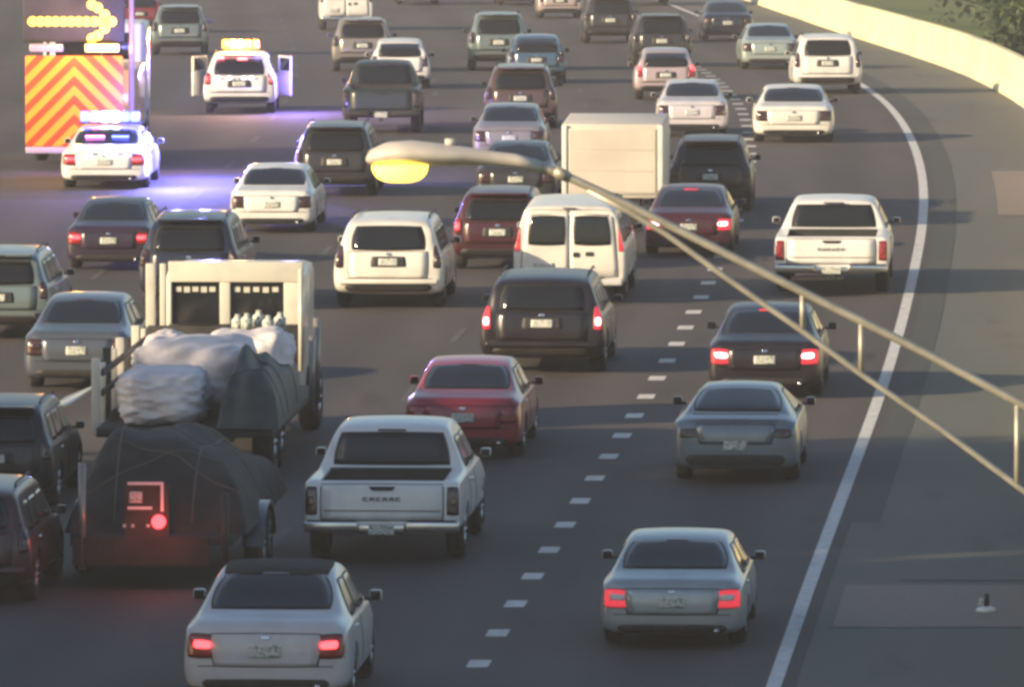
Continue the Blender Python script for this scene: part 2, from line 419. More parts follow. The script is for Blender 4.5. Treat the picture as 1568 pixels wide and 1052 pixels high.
KIND = {}
def kind(name, L, hw, H, wheels, wr, stations, parts, cuts=(), sub=1):
    body, bvh = loft_body(name + '_body', stations, wheels, wr, cuts, sub)
    out = [('body', body, 'paint', None)]
    for p in parts:
        nm, ax, q, role = p[0], p[1], p[2], p[3]; kw = dict(p[4]) if len(p) > 4 else {}
        seal = kw.pop('seal', 0); kids = kw.pop('kids', []); mir = kw.pop('mirror', False); sm = kw.pop('seal_name', 'seal')
        for side in ((0, 1) if mir else (0,)):
            qq = q; axx = ax
            if side:
                if ax in ('rear', 'front', 'top'): qq = mx(q)
                else: axx = 'left'
            ch = []
            if seal: ch.append((sm, patch(bvh, grow(qq, seal), axx, kw.get('r', .35), .004, .03), 'seal'))
            for (kn, kq, kr, koff) in kids: ch.append((kn, patch(bvh, mx(kq) if side and ax == 'rear' else kq, axx, .5, koff, .02, 4, 4), kr))
            out.append((nm, patch(bvh, qq, axx, **{**dict(off=.010), **kw}), role, ch))
    KIND[name] = dict(L=L, hw=hw, H=H, parts=out, bvh=bvh, wheels=wheels, wr=wr, wm=wheel_meshes(wr, .23))
    return KIND[name]
def extra(kn, name, me, role, ch=None): KIND[kn]['parts'].append((name, me, role, ch))
def mirrors(kn, y, z, hw):
    for s_ in (-1, 1):
        mb = MB(); mb.box(s_ * (hw - .04), s_ * (hw + .05), y - .03, y + .03, z - .03, z + .01)
        x0, x1 = sorted((s_ * (hw + .02), s_ * (hw + .155)))
        arm = mb.mesh('mirror_arm')
        extra(kn, 'side_mirror', rbox('side_mirror', x0, x1, y - .04, y + .10, z - .04, z + .09, .035), 'paint',
              [('mirror_arm', arm, 'trim'), ('mirror_glass', MB().box(x0 + .012, x1 - .012, y - .047, y - .041, z - .028, z + .078).mesh('mirror_glass'), 'glass')])

# --- sedan
def sedan_st(L=4.82, Hh=1.46, tr=.99, hw=.91, roofw=.635):
    k = L / 4.82
    return [(0, .27, .68, .74, hw - .13, hw - .15, .60), (.05 * k, .22, .86, tr - .04, hw - .05, hw - .08, .70), (.20 * k, .20, .91, tr + .01, hw - .01, hw - .04, .75), (.60 * k, .19, .92, tr + .04, hw, hw - .035, .75),
            (.82 * k, .19, .93, tr + .10, hw, hw - .035, .735), (1.15 * k, .2, .93, Hh - .21, hw, hw - .035, .69), (1.5 * k, .2, .92, Hh - .06, hw, hw - .04, roofw + .01), (1.85 * k, .2, .92, Hh, hw, hw - .04, roofw), (2.5 * k, .2, .92, Hh + .01, hw, hw - .04, roofw),
            (2.95 * k, .2, .92, Hh - .04, hw, hw - .04, roofw + .01), (3.35 * k, .2, .91, Hh - .22, hw, hw - .04, .66), (3.75 * k, .2, .89, 1.02, hw, hw - .05, .70), (4.1 * k, .2, .84, .93, hw - .01, hw - .07, .68),
            (4.5 * k, .22, .78, .85, hw - .04, hw - .12, .62), (4.75 * k, .26, .66, .71, hw - .14, hw - .24, .5), (4.82 * k, .34, .58, .6, hw - .28, hw - .36, .4)]
def side_windows(zs, zt, ys):
    """two or three panes: ys = list of (y0 bottom, y1 bottom, y0 top, y1 top)"""
    return [('side_window', 'right', [(a, zs), (b, zs), (d, zt), (c, zt)], 'glass', dict(mirror=True, seal=.02, r=.2, off=.012)) for a, b, c, d in ys]
def car_trim(L, tail, zplate, hw, wsy, zhood=.75):
    return [('headlight', 'front', [(.50, .55), (hw - .14, .58), (hw - .16, .70), (.52, .68)], 'head', dict(mirror=True)),
            ('grille', 'front', [(-.42, .40), (.42, .40), (.40, .62), (-.40, .62)], 'seal'),
            ('tail_light', 'rear', tail, 'tail', dict(mirror=True, seal=.014, th=.04, kids=[('lamp_core', [(tail[0][0] * .72 + tail[1][0] * .28, tail[0][1] * .6 + tail[3][1] * .4), (tail[1][0] * .8 + tail[0][0] * .2, tail[1][1] * .6 + tail[2][1] * .4), (tail[1][0] * .8 + tail[0][0] * .2, tail[1][1] * .25 + tail[2][1] * .75), (tail[0][0] * .72 + tail[1][0] * .28, tail[0][1] * .25 + tail[3][1] * .75)], 'core', .018)]))]
kind('sedan', 4.82, .91, 1.46, (1.0, 3.85), .33, sedan_st(),
     [('rear_window', 'top', [(-.67, .74), (.67, .74), (.57, 1.50), (-.57, 1.50)], 'glass', dict(seal=.025, r=.3, nu=12, nv=12)),
      ('windshield', 'top', [(.60, 3.62), (-.60, 3.62), (-.54, 2.98), (.54, 2.98)], 'glass', dict(seal=.02)),
      ('trunk_lid', 'rear', [(-.56, .50), (.56, .50), (.60, .86), (-.60, .86)], 'paint', dict(seal=.012, seal_name='lid_seam', off=.012, r=.12, kids=[])),
      ('licence_plate', 'rear', [(-.17, .60), (.17, .60), (.17, .74), (-.17, .74)], 'plate', dict(off=.026, r=.05, seal=0)),
      ('badge', 'rear', [(-.05, .80), (.05, .80), (.05, .845), (-.05, .845)], 'chrome', dict(off=.03, r=.9)),
      ('lower_bumper', 'rear', [(-.66, .235), (.66, .235), (.70, .36), (-.70, .36)], 'trim', dict(off=.015)),
      ('bumper_seam', 'rear', [(-.80, .495), (.80, .495), (.80, .507), (-.80, .507)], 'seal', dict(off=.006, nv=1)),
      ('brake_light', 'top', [(-.15, 1.46), (.15, 1.46), (.15, 1.50), (-.15, 1.50)], 'taild', dict(off=.02, nv=1))]
     + side_windows(.97, 1.32, [(1.15, 1.95, 1.55, 1.97), (2.05, 3.2, 2.05, 2.75)])
     + [('door_seam', 'right', [(2.0, .35), (2.015, .35), (2.015, .93), (2.0, .93)], 'seal', dict(mirror=True, off=.005, nu=1)),
        ('door_handle', 'right', [(1.25, .82), (1.42, .82), (1.42, .855), (1.25, .855)], 'chrome', dict(mirror=True, off=.025))]
     + car_trim(4.82, [(.48, .60), (.85, .60), (.84, .86), (.52, .84)], .7, .91, 0), sub=2)
mirrors('sedan', 3.15, .98, .88)
extra('sedan', 'exhaust_tip', MB().tube([(.55, -.02, .27), (.55, .2, .27)], .035, 10).mesh('exhaust_tip', True), 'chrome')

# --- coupe: lower, fast back
cst = sedan_st(4.65, 1.33, .95, .92, .55); cst[4] = (.72, .2, .91, 1.07, .92, .885, .70); cst[5] = (1.15, .2, .91, 1.18, .92, .885, .66); cst[6] = (1.55, .2, .91, 1.28, .92, .88, .61)
kind('coupe', 4.65, .92, 1.33, (.95, 3.7), .34, cst,
     [('rear_window', 'top', [(-.66, .60), (.66, .60), (.54, 1.62), (-.54, 1.62)], 'glass', dict(seal=.025, r=.35, nu=12, nv=12)),
      ('windshield', 'top', [(.60, 3.5), (-.60, 3.5), (-.50, 2.85), (.50, 2.85)], 'glass', dict(seal=.02)),
      ('licence_plate', 'rear', [(-.17, .50), (.17, .50), (.17, .64), (-.17, .64)], 'plate', dict(off=.016, r=.05)),
      ('lower_bumper', 'rear', [(-.70, .27), (.70, .27), (.74, .44), (-.74, .44)], 'trim', dict(off=.015)),
      ('trunk_lid', 'rear', [(-.52, .60), (.52, .60), (.58, .88), (-.58, .88)], 'paint', dict(seal=.012, seal_name='lid_seam', off=.012, r=.12))]
     + side_windows(.96, 1.22, [(1.35, 3.05, 1.9, 2.65)])
     + car_trim(4.65, [(.46, .70), (.80, .69), (.79, .80), (.48, .81)], .7, .92, 0), sub=2)
mirrors('coupe', 3.0, .96, .89)
extra('coupe', 'spoiler', rbox('spoiler', -.62, .62, .10, .26, 1.02, 1.05, .012), 'paint')

# --- SUV
def suv_st(L=4.75, Hh=1.72, hw=.95, rw=.70, slope=.22):
    k = L / 4.75
    return [(0, .48, .80, .84, hw - .10, hw - .12, .62), (.04, .40, 1.02, 1.10, hw - .04, hw - .06, .70), (.07, .34, 1.06, 1.24, hw - .01, hw - .05, .73), (.10 + slope * .5, .30, 1.06, Hh - .22, hw, hw - .04, rw + .04), (.12 + slope, .28, 1.06, Hh - .07, hw, hw - .04, rw + .01),
            (.45 + slope, .26, 1.05, Hh - .01, hw, hw - .04, rw), (1.5 * k, .25, 1.04, Hh + .015, hw, hw - .04, rw), (2.4 * k, .25, 1.03, Hh + .005, hw, hw - .04, rw), (2.8 * k, .25, 1.03, Hh - .06, hw, hw - .04, rw),
            (3.15 * k, .25, 1.02, Hh - .26, hw, hw - .04, rw + .03), (3.6 * k, .25, 1.01, 1.15, hw, hw - .05, .76), (3.8 * k, .25, 1.0, 1.08, hw, hw - .06, .74), (4.35 * k, .27, .93, 1.0, hw - .03, hw - .10, .68), (4.65 * k, .32, .80, .85, hw - .10, hw - .2, .6), (4.75 * k, .42, .66, .68, hw - .22, hw - .3, .5)]
def suv_parts(zw0, zw1, hw, tail, L=4.75, plate=(.78, .92), role='tail'):
    return [('rear_window', 'rear', [(-.66, zw0), (.66, zw0), (.58, zw1), (-.58, zw1)], 'glass', dict(seal=.03, r=.22, nu=12, nv=10)),
      ('windshield', 'front', [(-.68, 1.2), (.68, 1.2), (.62, 1.58), (-.62, 1.58)], 'glass', dict(seal=.02)),
      ('liftgate', 'rear', [(-.70, .62), (.70, .62), (.71, zw0 - .05), (-.71, zw0 - .05)], 'paint', dict(seal=.013, seal_name='gate_seam', off=.010, r=.1)),
      ('licence_plate', 'rear', [(-.17, plate[0]), (.17, plate[0]), (.17, plate[1]), (-.17, plate[1])], 'plate', dict(off=.030, r=.05)),
      ('plate_recess', 'rear', [(-.32, plate[0] - .03), (.32, plate[0] - .03), (.30, plate[1] + .04), (-.30, plate[1] + .04)], 'recess', dict(off=.018, r=.15)),
      ('badge', 'rear', [(-.05, plate[1] + .06), (.05, plate[1] + .06), (.05, plate[1] + .11), (-.05, plate[1] + .11)], 'chrome', dict(off=.03, r=.9)),
      ('lower_bumper', 'rear', [(-.76, .34), (.76, .34), (.78, .50), (-.78, .50)], 'trim', dict(off=.02)),
      ('bumper_seam', 'rear', [(-.88, .598), (.88, .598), (.88, .612), (-.88, .612)], 'seal', dict(off=.006, nv=1)),
      ('door_seam', 'right', [(2.0, .40), (2.015, .40), (2.015, 1.04), (2.0, 1.04)], 'seal', dict(mirror=True, off=.005, nu=1)),
      ('door_handle', 'right', [(1.2, .92), (1.38, .92), (1.38, .955), (1.2, .955)], 'chrome', dict(mirror=True, off=.025))] \
     + side_windows(1.12, 1.52, [(.50, 1.05, .60, 1.05), (1.15, 1.97, 1.17, 1.97), (2.05, 3.05, 2.05, 2.75)]) + \
     [('headlight', 'front', [(.50, .72), (hw - .14, .75), (hw - .16, .88), (.52, .86)], 'head', dict(mirror=True)), ('grille', 'front', [(-.42, .5), (.42, .5), (.40, .8), (-.40, .8)], 'seal'),
      ('tail_light', 'rear', tail, role, dict(mirror=True, seal=.014, th=.04, kids=[('lamp_core', [(tail[0][0] + .03, tail[0][1] + .08), (tail[1][0] - .02, tail[1][1] + .08), (tail[1][0] - .02, tail[1][1] + .22), (tail[0][0] + .03, tail[0][1] + .22)], 'core', .018)]))]
def roof_rails(kn, z, hw):
    for s_ in (-1, 1):
        extra(kn, 'roof_rail', MB().tube([(s_ * hw, .7, z), (s_ * hw, .85, z + .05), (s_ * hw, 2.4, z + .05), (s_ * hw, 2.6, z)], .016, 8).mesh('roof_rail', True), 'trim')
kind('suv', 4.75, .95, 1.72, (.95, 3.8), .37, suv_st(), suv_parts(1.13, 1.53, .95, [(.76, .84), (.90, .84), (.87, 1.16), (.76, 1.14)]), sub=2)
mirrors('suv', 3.05, 1.10, .92); roof_rails('suv', 1.71, .64)
extra('suv', 'rear_spoiler', rbox('rear_spoiler', -.60, .60, .16, .46, 1.64, 1.69, .02), 'paint', [('brake_light', MB().box(-.14, .14, .150, .158, 1.655, 1.675).mesh('brake_light'), 'taild')])
extra('suv', 'wiper', MB().tube([(0, .02, 1.10), (-.30, .10, 1.16)], .010, 6).mesh('wiper'), 'seal')
# --- boxy family SUV (tall tail, wide rear window)
kind('wagon_suv', 4.9, .98, 1.76, (.98, 3.95), .38, suv_st(4.9, 1.76, .98, .74, .12), suv_parts(1.18, 1.60, .98, [(.80, .82), (.93, .82), (.92, 1.24), (.81, 1.24)], 4.9, (.86, 1.0)), sub=2)
mirrors('wagon_suv', 3.15, 1.12, .95); roof_rails('wagon_suv', 1.745, .68)
extra('wagon_suv', 'tow_bumper', rbox('tow_bumper', -.88, .88, -.06, .06, .50, .60, .03), 'paint')
# --- hatchback
hst = suv_st(4.25, 1.50, .89, .62, .42)
kind('hatch', 4.25, .89, 1.50, (.82, 3.38), .33, [(a, b * .82, c * .86, d if d > 1.2 else d * .88, e, f_, g) for a, b, c, d, e, f_, g in hst],
     [(p[0], p[1], [(q[0] * .93, q[1] * .87) for q in p[2]], p[3], p[4]) if len(p) > 4 else (p[0], p[1], [(q[0] * .93, q[1] * .87) for q in p[2]], p[3]) for p in suv_parts(1.16, 1.55, .89, [(.66, .80), (.86, .80), (.84, 1.02), (.70, 1.04)])], sub=2)
mirrors('hatch', 2.8, .95, .86)

# --- pickup
pw = 1.01
pst = [(0, .50, .62, .64, pw - .06, pw - .10, .80), (.02, .46, 1.16, 1.19, pw - .03, pw - .05, .90), (.10, .44, 1.20, 1.235, pw - .01, pw - .03, .92), (.6, .42, 1.20, 1.24, pw, pw - .03, .92), (1.55, .42, 1.20, 1.24, pw, pw - .03, .92),
       (1.80, .42, 1.19, 1.25, pw, pw - .03, .90), (1.86, .42, 1.19, 1.40, pw, pw - .04, .84), (1.92, .42, 1.19, 1.78, pw, pw - .04, .76), (2.05, .42, 1.19, 1.87, pw, pw - .04, .72), (2.6, .40, 1.18, 1.91, pw, pw - .04, .71), (3.3, .40, 1.18, 1.90, pw, pw - .04, .71),
       (3.75, .40, 1.18, 1.82, pw, pw - .04, .73), (4.1, .40, 1.17, 1.58, pw, pw - .05, .77), (4.45, .40, 1.16, 1.26, pw, pw - .06, .82), (4.9, .42, 1.12, 1.20, pw - .01, pw - .08, .80), (5.5, .44, 1.06, 1.13, pw - .03, pw - .1, .78), (5.68, .48, .95, 1.0, pw - .1, pw - .16, .7), (5.75, .56, .80, .82, pw - .18, pw - .24, .6)]
kind('pickup', 5.75, pw, 1.91, (1.25, 4.7), .40, pst,
     [('rear_window', 'rear', [(-.74, 1.32), (.74, 1.32), (.64, 1.74), (-.64, 1.74)], 'glass', dict(seal=.03, r=.12, nu=12, nv=8)),
      ('windshield', 'front', [(-.74, 1.34), (.74, 1.34), (.66, 1.74), (-.66, 1.74)], 'glass', dict(seal=.02)),
      ('tailgate', 'rear', [(-.77, .66), (.77, .66), (.77, 1.17), (-.77, 1.17)], 'paint', dict(seal=.016, seal_name='gate_seam', off=.012, r=.05)),
      ('tailgate_handle', 'rear', [(-.13, 1.09), (.13, 1.09), (.17, 1.145), (-.17, 1.145)], 'seal', dict(off=.03, r=.1)),
      ('tailgate_crease', 'rear', [(-.74, .785), (.74, .785), (.74, .80), (-.74, .80)], 'recess', dict(off=.018, r=.0, nv=1)),
      ('cab_seam', 'right', [(1.875, .5), (1.90, .5), (1.90, 1.22), (1.875, 1.22)], 'seal', dict(mirror=True, off=.004, nu=1)),
      ('door_seam', 'right', [(2.95, .5), (2.965, .5), (2.965, 1.16), (2.95, 1.16)], 'seal', dict(mirror=True, off=.005, nu=1)),
      ('door_handle', 'right', [(2.12, 1.04), (2.32, 1.04), (2.32, 1.08), (2.12, 1.08)], 'chrome', dict(mirror=True, off=.03)),
      ('headlight', 'front', [(.6, .82), (.86, .82), (.84, 1.0), (.6, 1.0)], 'head', dict(mirror=True)), ('grille', 'front', [(-.5, .66), (.5, .66), (.5, .98), (-.5, .98)], 'seal'),
      ('tail_light', 'rear', [(.83, .74), (.965, .74), (.955, 1.13), (.835, 1.13)], 'tail', dict(mirror=True, seal=.014, r=.2, th=.05, kids=[('lamp_core', [(.86, .86), (.94, .86), (.93, 1.0), (.865, 1.0)], 'core', .02)]))]
     + side_windows(1.26, 1.66, [(2.08, 2.9, 2.14, 2.9), (3.0, 4.0, 3.0, 3.6)]),
     cuts=[(-.78, .78, .13, 1.72, .80, 2.6)], sub=2)
mirrors('pickup', 3.95, 1.26, .98)
extra('pickup', 'rear_bumper', MB().box(-.98, -.30, -.15, .06, .50, .645).box(.30, .98, -.15, .06, .50, .645).box(-.298, .298, -.09, .06, .47, .60).mesh('rear_bumper', bevel=.02), 'bumper',
      [('licence_plate', MB().box(-.16, .16, -.108, -.098, .46, .60).mesh('licence_plate'), 'plate'), ('step_pad', MB().box(-.94, -.34, -.14, .02, .651, .659).mesh('step_pad'), 'trim'), ('step_pad', MB().box(.34, .94, -.14, .02, .651, .659).mesh('step_pad'), 'trim')])
extra('pickup', 'bed_liner', MB().box(-.772, .772, 1.690, 1.712, .812, 1.26).box(-.772, .772, .14, 1.688, .803, .811).box(-.772, -.762, .14, 1.688, .812, 1.20).box(.762, .772, .14, 1.688, .812, 1.20).mesh('bed_liner'), 'recess')
extra('pickup', 'hitch', MB().box(-.05, .05, -.16, .1, .36, .44).mesh('hitch'), 'trim')
extra('pickup', 'brake_light', MB().box(-.18, .18, 1.88, 1.92, 1.785, 1.815).mesh('brake_light'), 'taild')

# --- cargo van
vw = .99
vst = [(0, .45, .9, .95, vw - .06, vw - .08, .80), (.015, .38, 1.16, 1.50, vw - .02, vw - .03, .89), (.05, .36, 1.18, 1.93, vw - .01, vw - .02, .82), (.12, .35, 1.18, 2.03, vw, vw - .02, .80), (.5, .34, 1.18, 2.07, vw, vw - .02, .79), (1.5, .34, 1.18, 2.09, vw, vw - .02, .79), (3.0, .34, 1.18, 2.09, vw, vw - .02, .79),
       (3.7, .34, 1.18, 2.02, vw, vw - .02, .79), (4.2, .34, 1.17, 1.75, vw, vw - .03, .82), (4.7, .34, 1.15, 1.32, vw, vw - .05, .84), (5.2, .36, 1.05, 1.12, vw - .03, vw - .10, .78), (5.5, .42, .9, .94, vw - .08, vw - .16, .7), (5.56, .5, .75, .77, vw - .18, vw - .24, .6)]
kind('van', 5.56, vw, 2.09, (1.2, 4.4), .37, vst,
     [('rear_door', 'rear', [(-.86, .56), (-.006, .56), (-.006, 1.95), (-.76, 1.95)], 'paint', dict(mirror=True, seal=.012, seal_name='door_seam', off=.010, r=.10)),
      ('rear_window', 'rear', [(-.74, 1.22), (-.07, 1.22), (-.07, 1.84), (-.68, 1.84)], 'glass', dict(mirror=True, seal=.03, r=.25, off=.022, nu=12)),
      ('door_handle', 'rear', [(.06, .98), (.17, .98), (.17, 1.08), (.06, 1.08)], 'seal', dict(off=.028)),
      ('lock', 'rear', [(.28, 1.0), (.42, 1.0), (.42, 1.09), (.28, 1.09)], 'trim', dict(off=.024)),
      ('tail_light', 'rear', [(.865, 1.10), (.955, 1.10), (.94, 1.62), (.86, 1.62)], 'tail', dict(mirror=True, seal=.01, th=.05, kids=[('lamp_core', [(.88, 1.3), (.94, 1.3), (.93, 1.45), (.88, 1.45)], 'core', .02)])),
      ('licence_plate', 'rear', [(-.62, .72), (-.28, .72), (-.28, .86), (-.62, .86)], 'plate', dict(off=.03, r=.05)),
      ('windshield', 'front', [(-.78, 1.35), (.78, 1.35), (.70, 1.85), (-.70, 1.85)], 'glass', dict(seal=.02)),
      ('headlight', 'front', [(.6, .72), (.86, .72), (.84, .88), (.6, .88)], 'head', dict(mirror=True)), ('grille', 'front', [(-.5, .6), (.5, .6), (.5, .85), (-.5, .85)], 'seal')]
     + side_windows(1.27, 1.78, [(.35, 1.6, .37, 1.6), (1.75, 3.1, 1.75, 3.1), (3.25, 4.25, 3.25, 3.85)]), sub=2)
mirrors('van', 4.15, 1.30, .97)
extra('van', 'rear_bumper', rbox('rear_bumper', -.93, .93, -.14, .05, .40, .54, .03), 'bumper', [('step_pad', MB().box(-.6, .6, -.13, .0, .545, .552).mesh('step_pad'), 'trim')])
extra('van', 'brake_light', MB().box(-.12, .12, .03, .06, 1.975, 2.0).mesh('brake_light'), 'taild')

print('kinds built')
GRP = 'vehicles queued on the highway'
PLACED = []
def put(kn, name, label, cat, cx, yb, wpx, ytop, col, over=None, yaw=0, group=GRP, zs=None):
    K = KIND[kn]; g = ground_at(cx, yb); s_ = F / g.y
    sx = min(1.12, max(.84, (wpx / s_) / (2 * K['hw'])))
    if ytop is not None:
        vis = (yb - ytop) / s_                      # apparent height, the roof being set back from the tail
        sz = (vis - .075 * K['L'] * .45) / K['H']
    else: sz = .93
    if zs: sz = zs
    sz = min(1.06, max(.80, sz))
    h = heading(g.y + 2) + R(yaw); pit = math.atan2(zr(g.y + 4) - zr(g.y), 4)
    t = root(name, label, cat, group, g, (0, 0, 0)); t.rotation_euler = (pit, 0, -h); t.scale = (sx, min(1.0, .9 + .1 * sx), sz)
    M = dict(paint=col, glass=M_glass, seal=M_seal, tyre=M_tyre, rim=M_rim, trim=M_trim, chrome=M_chrome, plate=M_plate, tail=M_tail, taild=M_taild, core=M_tail, head=M_head, bumper=M_chrome, recess=M_trim)
    M['core'] = (over or {}).get('tail', M_tail); M.update(over or {})
    for nm, me, role, ch in K['parts']:
        o = link(nm, me, M[role], t)
        for c in (ch or []): link(c[0], c[1], M[c[2]], o)
    for wy in K['wheels']:
        for sgn in (-1, 1):
            o = link('wheel', K['wm'][0], M_tyre, t, loc=(sgn * (K['hw'] - .145), wy, K['wr'])); link('rim', K['wm'][1], M['rim'], o)
            if sgn < 0: o.rotation_euler = (0, 0, math.pi)
    PLACED.append((label, g.x, g.y, h, K['hw'] * sx, K['L'], round(sx, 2), round(sz, 2)))
    return t

P_white = paint('white_paint', (.76, .75, .72)); P_white2 = paint('warm_white_paint', (.77, .74, .67)); P_pearl = paint('pearl_paint', (.56, .54, .54))
P_silver = paint('silver_paint', (.34, .38, .39), .3, .4); P_grey = paint('grey_blue_paint', (.20, .235, .26), .3, .4)
P_dgrey = paint('dark_grey_paint', (.035, .035, .042), .35, .2, .4); P_black = paint('black_plum_paint', (.012, .009, .014), .35, 0, .3)
P_mar = paint('maroon_paint', (.28, .022, .04), .3); P_red = paint('red_paint', (.20, .022, .032), .3); P_navy = paint('navy_paint', (.014, .018, .040), .35, 0, .4)
P_blue = paint('steel_blue_paint', (.07, .13, .20), .3, .3); P_teal = paint('grey_teal_paint', (.17, .22, .22), .3, .3); P_brown = paint('brown_paint', (.10, .06, .052), .3, .2)
P_green = paint('dark_green_paint', (.022, .032, .028), .45, 0, .3); P_sgreen = paint('pale_green_silver_paint', (.36, .43, .41), .3, .3); P_plum = paint('plum_paint', (.028, .016, .034), .35, 0, .4)
P_pink = paint('rosy_silver_paint', (.46, .38, .38), .3, .2); P_beige = paint('beige_grey_paint', (.26, .24, .22), .3, .3)
P_bgrey = paint('dark_blue_grey_paint', (.09, .105, .135), .3, .3)
P_dmar = paint('dark_maroon_paint', (.055, .010, .016), .35, 0, .4)
P_yell = paint('work_yellow_paint', (.55, .30, .04), .5)
LIT = dict(tail=M_lit2, core=M_core, taild=M_lit2); DIM = dict(tail=M_tail, core=M_lit)
SM = dict(tail=M_taild)

put('sedan', 'sedan', 'silver four door sedan with pink glowing tail lights, nearest car in the right lane', 'car', 1030, 996, 226, 815, P_silver, dict(tail=M_lit2, core=M_clear, trim=M_trim))
put('coupe', 'coupe', 'blue grey coupe with unlit tail, second from the bottom in the right lane', 'car', 1127, 742, 196, 585, P_grey, SM)
wp = put('pickup', 'pickup_truck', 'large white pickup with open bed and smoked tail lights behind the maroon sedan', 'pickup truck', 584, 866, 246, 640, P_white, dict(tail=M_taild, bumper=M_chrome))
put('sedan', 'sedan', 'maroon sedan directly in front of the large white pickup', 'car', 708, 705, 184, 545, P_mar, dict(tail=M_tail))
put('sedan', 'sedan', 'black sedan with bright red brake lights behind the street lamp arm', 'car', 1172, 612, 178, 462, P_black, LIT)
put('wagon_suv', 'suv', 'black plum SUV with lit vertical red tail lights below the white van', 'suv', 830, 574, 194, 408, P_black, LIT)
put('van', 'passenger_van', 'white passenger van with two square rear windows and black handles', 'van', 872, 466, 174, 303, P_white2, dict(tail=M_lit2, bumper=P_white))
put('wagon_suv', 'suv', 'white SUV with wide dark rear window in the middle lane left of the van', 'suv', 594, 474, 170, 320, P_white2, SM)
put('pickup', 'pickup_truck', 'white pickup with red tail lights beside the curving edge line', 'pickup truck', 1274, 452, 178, 303, P_white, dict(tail=M_tail, bumper=M_chrome))
put('sedan', 'sedan', 'dark red sedan with lit tail lights right of the white box truck', 'car', 1055, 394, 140, 305, P_dmar, LIT)
put('suv', 'suv', 'dark maroon grey SUV just ahead of the dark red sedan', 'suv', 1088, 326, 120, 205, paint('maroon_grey_paint', (.03, .018, .022), .4, 0, .3), SM)
put('suv', 'suv', 'dark maroon SUV mostly hidden left of the white passenger van', 'suv', 762, 416, 140, 300, P_dmar, DIM)
put('sedan', 'sedan', 'charcoal sedan ahead of the maroon SUV, below the lamp arm', 'car', 790, 318, 126, 254, P_dgrey, SM)
put('sedan', 'sedan', 'dark grey sedan with pale outline beside the lamp head', 'car', 780, 252, 106, 192, P_beige, SM)
put('sedan', 'sedan', 'rosy silver sedan directly ahead of the dark maroon grey SUV', 'car', 1060, 210, 112, 135, P_pearl, SM)
put('hatch', 'hatchback', 'white hatchback with a glowing rosy tail light in the second lane', 'car', 1020, 153, 94, 80, P_pink, DIM)
put('suv', 'suv', 'dark grey SUV peeking above the white hatchback', 'suv', 1014, 102, 78, 48, P_dgrey, SM)
put('sedan', 'sedan', 'sunlit cream white sedan alone in the right lane above the white pickup', 'car', 1216, 219, 126, 140, P_white2, SM)
put('wagon_suv', 'suv', 'white boxy SUV farthest right, where the edge line bends away', 'suv', 1268, 144, 106, 72, P_white, SM)
put('sedan', 'sedan', 'pale green silver sedan left of the white boxy SUV', 'car', 1180, 106, 80, 47, P_sgreen, SM)
put('sedan', 'sedan', 'small dark blue sedan near the top, left of the barrier', 'car', 1115, 62, 68, 12, P_navy, SM)
put('suv', 'suv', 'grey SUV at the top edge between the blue sedan and the teal car', 'suv', 935, 66, 76, -6, P_dgrey, SM)
put('hatch', 'hatchback', 'rosy grey hatchback cut by the top edge of the picture', 'car', 858, 28, 62, -30, P_pink, SM)
put('sedan', 'sedan', 'red sedan cut by the top edge above the teal SUV', 'car', 795, 8, 56, -35, P_red, SM)
put('suv', 'suv', 'grey teal SUV near the top in the middle lane', 'suv', 764, 108, 92, 10, P_teal, SM)
put('hatch', 'hatchback', 'steel blue hatchback between the teal SUV and the brown SUV', 'car', 822, 128, 78, 63, P_blue, SM)
put('suv', 'suv', 'brown SUV with a sunlit left side behind the blue hatchback', 'suv', 797, 198, 100, 93, P_brown, SM)
put('hatch', 'hatchback', 'white hatchback ahead of the dark green pickup', 'car', 612, 136, 90, 65, P_white, SM)
put('pickup', 'pickup_truck', 'dark green pickup behind the small white hatchback', 'pickup truck', 583, 205, 106, 118, P_green, dict(SM, bumper=M_trim))
put('suv', 'suv', 'beige grey SUV ahead of the small white hatchback', 'suv', 555, 110, 90, 18, P_beige, SM)
put('van', 'passenger_van', 'white van at the top edge ahead of the beige grey SUV', 'van', 530, 46, 68, -20, P_white, SM)
put('suv', 'suv', 'dark grey SUV left of the glowing street lamp head', 'suv', 512, 302, 100, 206, P_dgrey, SM)
put('sedan', 'sedan', 'white sedan between the police cars and the dark SUV', 'car', 415, 358, 132, 258, P_white, SM)
put('suv', 'suv', 'navy blue SUV directly behind the white sedan, above the work truck', 'suv', 288, 478, 158, 318, P_navy, SM)
put('sedan', 'sedan', 'dark plum sedan with a lit red tail light on the left', 'car', 165, 416, 128, 303, P_plum, DIM)
put('sedan', 'sedan', 'blue grey sedan with silver roof beside the truck stakes', 'car', 115, 600, 168, 446, P_bgrey, SM)
put('suv', 'suv', 'green grey SUV cut off by the left edge of the picture', 'suv', -8, 522, 168, 372, P_teal, SM)
bc = put('sedan', 'sedan', 'pale car with a black soft top and red tail lights cut by the bottom edge', 'car', 405, 1090, 262, 865, P_pearl, DIM)
put('wagon_suv', 'suv', 'dark maroon SUV cut off at the lower left corner', 'suv', -66, 930, 224, 752, P_dmar, SM)
put('suv', 'suv', 'near black SUV at the left edge behind the blue grey sedan', 'suv', -12, 782, 160, 610, P_black, SM)
put('suv', 'suv', 'silver grey SUV at the top left beyond the arrow truck', 'suv', 275, 84, 76, 5, P_teal, SM)
put('hatch', 'hatchback', 'dark red hatchback with a lit tail light beside the arrow truck', 'car', 214, 50, 62, -4, P_red, DIM)
put('van', 'passenger_van', 'pale van cut by the top edge right of the grey SUV', 'van', 990, 8, 56, -40, P_white, SM)
put('sedan', 'sedan', 'white sedan cut by the top edge ahead of the small white hatchback', 'car', 640, 7, 56, -40, P_white, SM)

